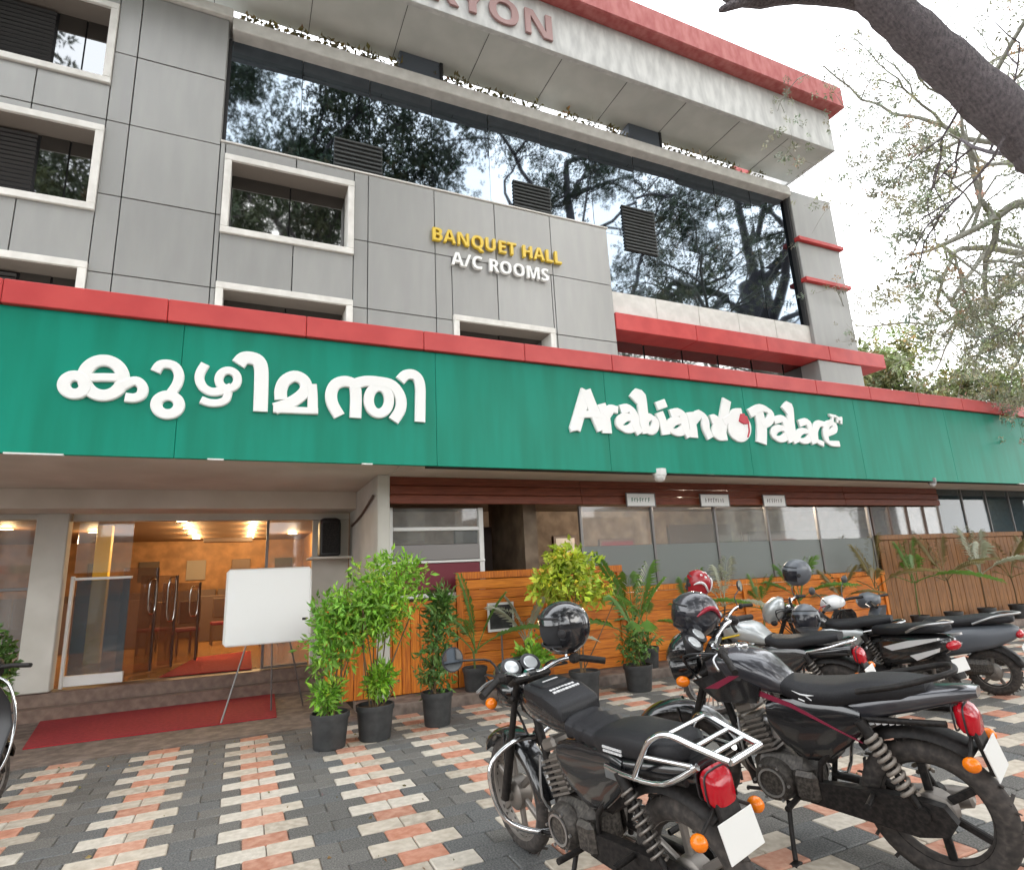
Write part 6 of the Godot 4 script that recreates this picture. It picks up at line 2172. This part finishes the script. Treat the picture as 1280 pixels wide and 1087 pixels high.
func bikes():
	var tank_a := [[-0.37, 0.84, 0.05, 0.045], [-0.31, 0.855, 0.10, 0.08], [-0.17, 0.86, 0.135, 0.095], [-0.02, 0.84, 0.13, 0.09], [0.06, 0.80, 0.08, 0.06]]
	var tank_b := [[-0.38, 0.86, 0.06, 0.05], [-0.32, 0.875, 0.12, 0.085], [-0.17, 0.88, 0.15, 0.10], [-0.02, 0.845, 0.13, 0.09], [0.08, 0.795, 0.085, 0.05]]
	var seat_a := [[0.03, 0.80, 0.06, 0.03], [0.06, 0.805, 0.105, 0.05]]
	for i in 7:
		seat_a.append([0.085 + i * 0.035, 0.795 - 0.003 * i, 0.122 if i % 2 == 0 else 0.112, 0.054 if i % 2 == 0 else 0.038])
	seat_a.append_array([[0.34, 0.785, 0.132, 0.058], [0.45, 0.80, 0.135, 0.062], [0.62, 0.805, 0.13, 0.058], [0.72, 0.81, 0.105, 0.05], [0.76, 0.81, 0.06, 0.03]])
	var seat_b := [[0.04, 0.79, 0.06, 0.03], [0.08, 0.79, 0.105, 0.045], [0.20, 0.775, 0.125, 0.052], [0.34, 0.785, 0.13, 0.055], [0.46, 0.815, 0.125, 0.052], [0.62, 0.835, 0.11, 0.045], [0.72, 0.85, 0.07, 0.03]]
	var tail_a := [[0.30, 0.70, 0.10, 0.04], [0.45, 0.70, 0.115, 0.05], [0.70, 0.73, 0.09, 0.05], [0.80, 0.74, 0.065, 0.045]]
	var tail_b := [[0.30, 0.71, 0.09, 0.04], [0.45, 0.735, 0.112, 0.055], [0.66, 0.79, 0.095, 0.05], [0.84, 0.83, 0.06, 0.032], [0.90, 0.84, 0.04, 0.02]]
	var a := {"steer": -4.0, "spokes": 6, "rim": M.dull_alloy, "body": M.black_paint, "fork": M.dusty_black, "cowl": false, "mirrors": [-1.0], "spring": M.dull_alloy, "tank": tank_a, "tank_m": M.black_paint, "stem": true, "tank_cover": true, "seat": seat_a, "seat_print": true, "tail": tail_a, "tail_m": M.black_paint, "lamp_z": 0.0, "lamp_y": 0.0, "guard": true, "rack": true, "rail": M.chrome}
	motorcycle("nearest black motorcycle with quilted seat, chrome rear rack and round mirror", Vector3(1.66, 0.0, -2.82), 9.0, 8.0, a)
	var b := a.duplicate()
	b.merge({"steer": 20.0, "rim": M.dusty_black, "body": M.black_paint, "cowl": false, "mirrors": [], "spring": M.dusty_spring, "wire": 0.0095, "tank": tank_b, "tank_m": M.graphite_paint, "stem": false, "tank_cover": false, "seat": seat_b, "seat_print": false, "tail": tail_b, "tail_m": M.graphite_paint, "lamp_z": -0.10, "lamp_y": -0.07, "guard": false, "rack": false, "rail": M.dusty_black, "stripe": M.wine_stripe}, true)
	motorcycle("graphite motorcycle with wine red stripes and a raised tail, beside the nearest black one", Vector3(2.93, 0.0, -2.74), 17.5, 8.0, b).scale = Vector3.ONE * 1.06
	var d := a.duplicate()
	d.merge({"steer": 15.0, "spokes": 24, "rim": M.alloy, "tank": tank_b, "tank_m": M.silver_paint, "stem": false, "tank_cover": false, "seat": seat_b, "seat_print": false, "guard": false, "rack": false, "mirrors": [1.0], "tail": tail_a, "lamp_z": 0.0}, true)
	var o3 := motorcycle("black motorcycle with a silver tank and a helmet lying on its seat", Vector3(4.72, 0.0, -4.55), 18.0, 8.0, d)
	var yp := MB.new()
	yp.box(v3(-0.16, 0.74, -0.38), v3(0.02, 0.10, 0.05), 0.008)
	yp.tube([v3(-0.15, 0.80, -0.40), v3(-0.16, 0.86, -0.14)], 0.010, 6)
	part(o3, "yellow_guard", yp, M.yellow_paint)
	var f := d.duplicate()
	f.merge({"cowl": true, "body": M.silver_paint, "tank_m": M.black_paint, "spokes": 6, "mirrors": [-1.0, 1.0]}, true)
	motorcycle("silver fronted motorcycle with a helmet hung on its mirror, close to the fence", Vector3(6.25, 0.0, -5.15), 24.0, 7.0, f)
	scooter("black and white step-through scooter with a white flash along its side", Vector3(6.45, 0.0, -4.65), -8.0, 6.0, {"R": 0.26, "steer": 10.0, "body": M.black_paint, "shield": M.black_paint, "cowl_m": M.white_gloss, "mirrors": true, "swoosh": M.white_gloss, "red_levers": true})
	scooter("dark grey scooter with a red tail lamp at the edge of the row", Vector3(7.25, 0.0, -4.70), 20.0, 6.0, {"R": 0.24, "steer": 5.0, "body": M.helmet_grey, "shield": M.helmet_grey, "cowl_m": M.helmet_grey, "mirrors": false})
	scooter("black scooter with a chrome leg guard standing by the red carpet", Vector3(-1.70, 0.0, -5.55), -8.0, 5.0, {"R": 0.22, "steer": 0.0, "body": M.dusty_black, "shield": M.plastic_black, "cowl_m": M.dusty_black, "mirrors": false, "guard": true})
	# helmets
	helmet("glossy black open helmet hung on the nearest motorcycle's mirror", Vector3(1.69, 1.205, -3.10), Vector3(-0.10, 1.35, 0.10), M.helmet_black)
	helmet("maroon and black helmet with a red stripe on the striped motorcycle's handlebar", Vector3(2.74, 1.20, -3.22), Vector3(0.1, 0.9, 0.2), M.graphite_paint, {"visor": true, "stripe": M.red_gloss})
	helmet("red helmet with white vents behind the maroon one", Vector3(4.12, 1.33, -4.75), Vector3(0.5, 0.4, 0.2), M.helmet_red, {"vents": M.white_gloss, "stripe": M.white_gloss}).scale = Vector3(0.8, 1.05, 0.9)
	helmet("grey helmet with pale vents lying on the silver tank motorcycle's seat", Vector3(5.05, 0.95, -4.35), Vector3(0.1, 2.2, 0.0), M.helmet_grey, {"vents": M.white_gloss, "visor": true})
	helmet("grey helmet hung on the far motorcycle's mirror, highest of all helmets", Vector3(5.60, 1.38, -4.85), Vector3(0.0, 1.2, 0.2), M.helmet_grey, {"visor": true})
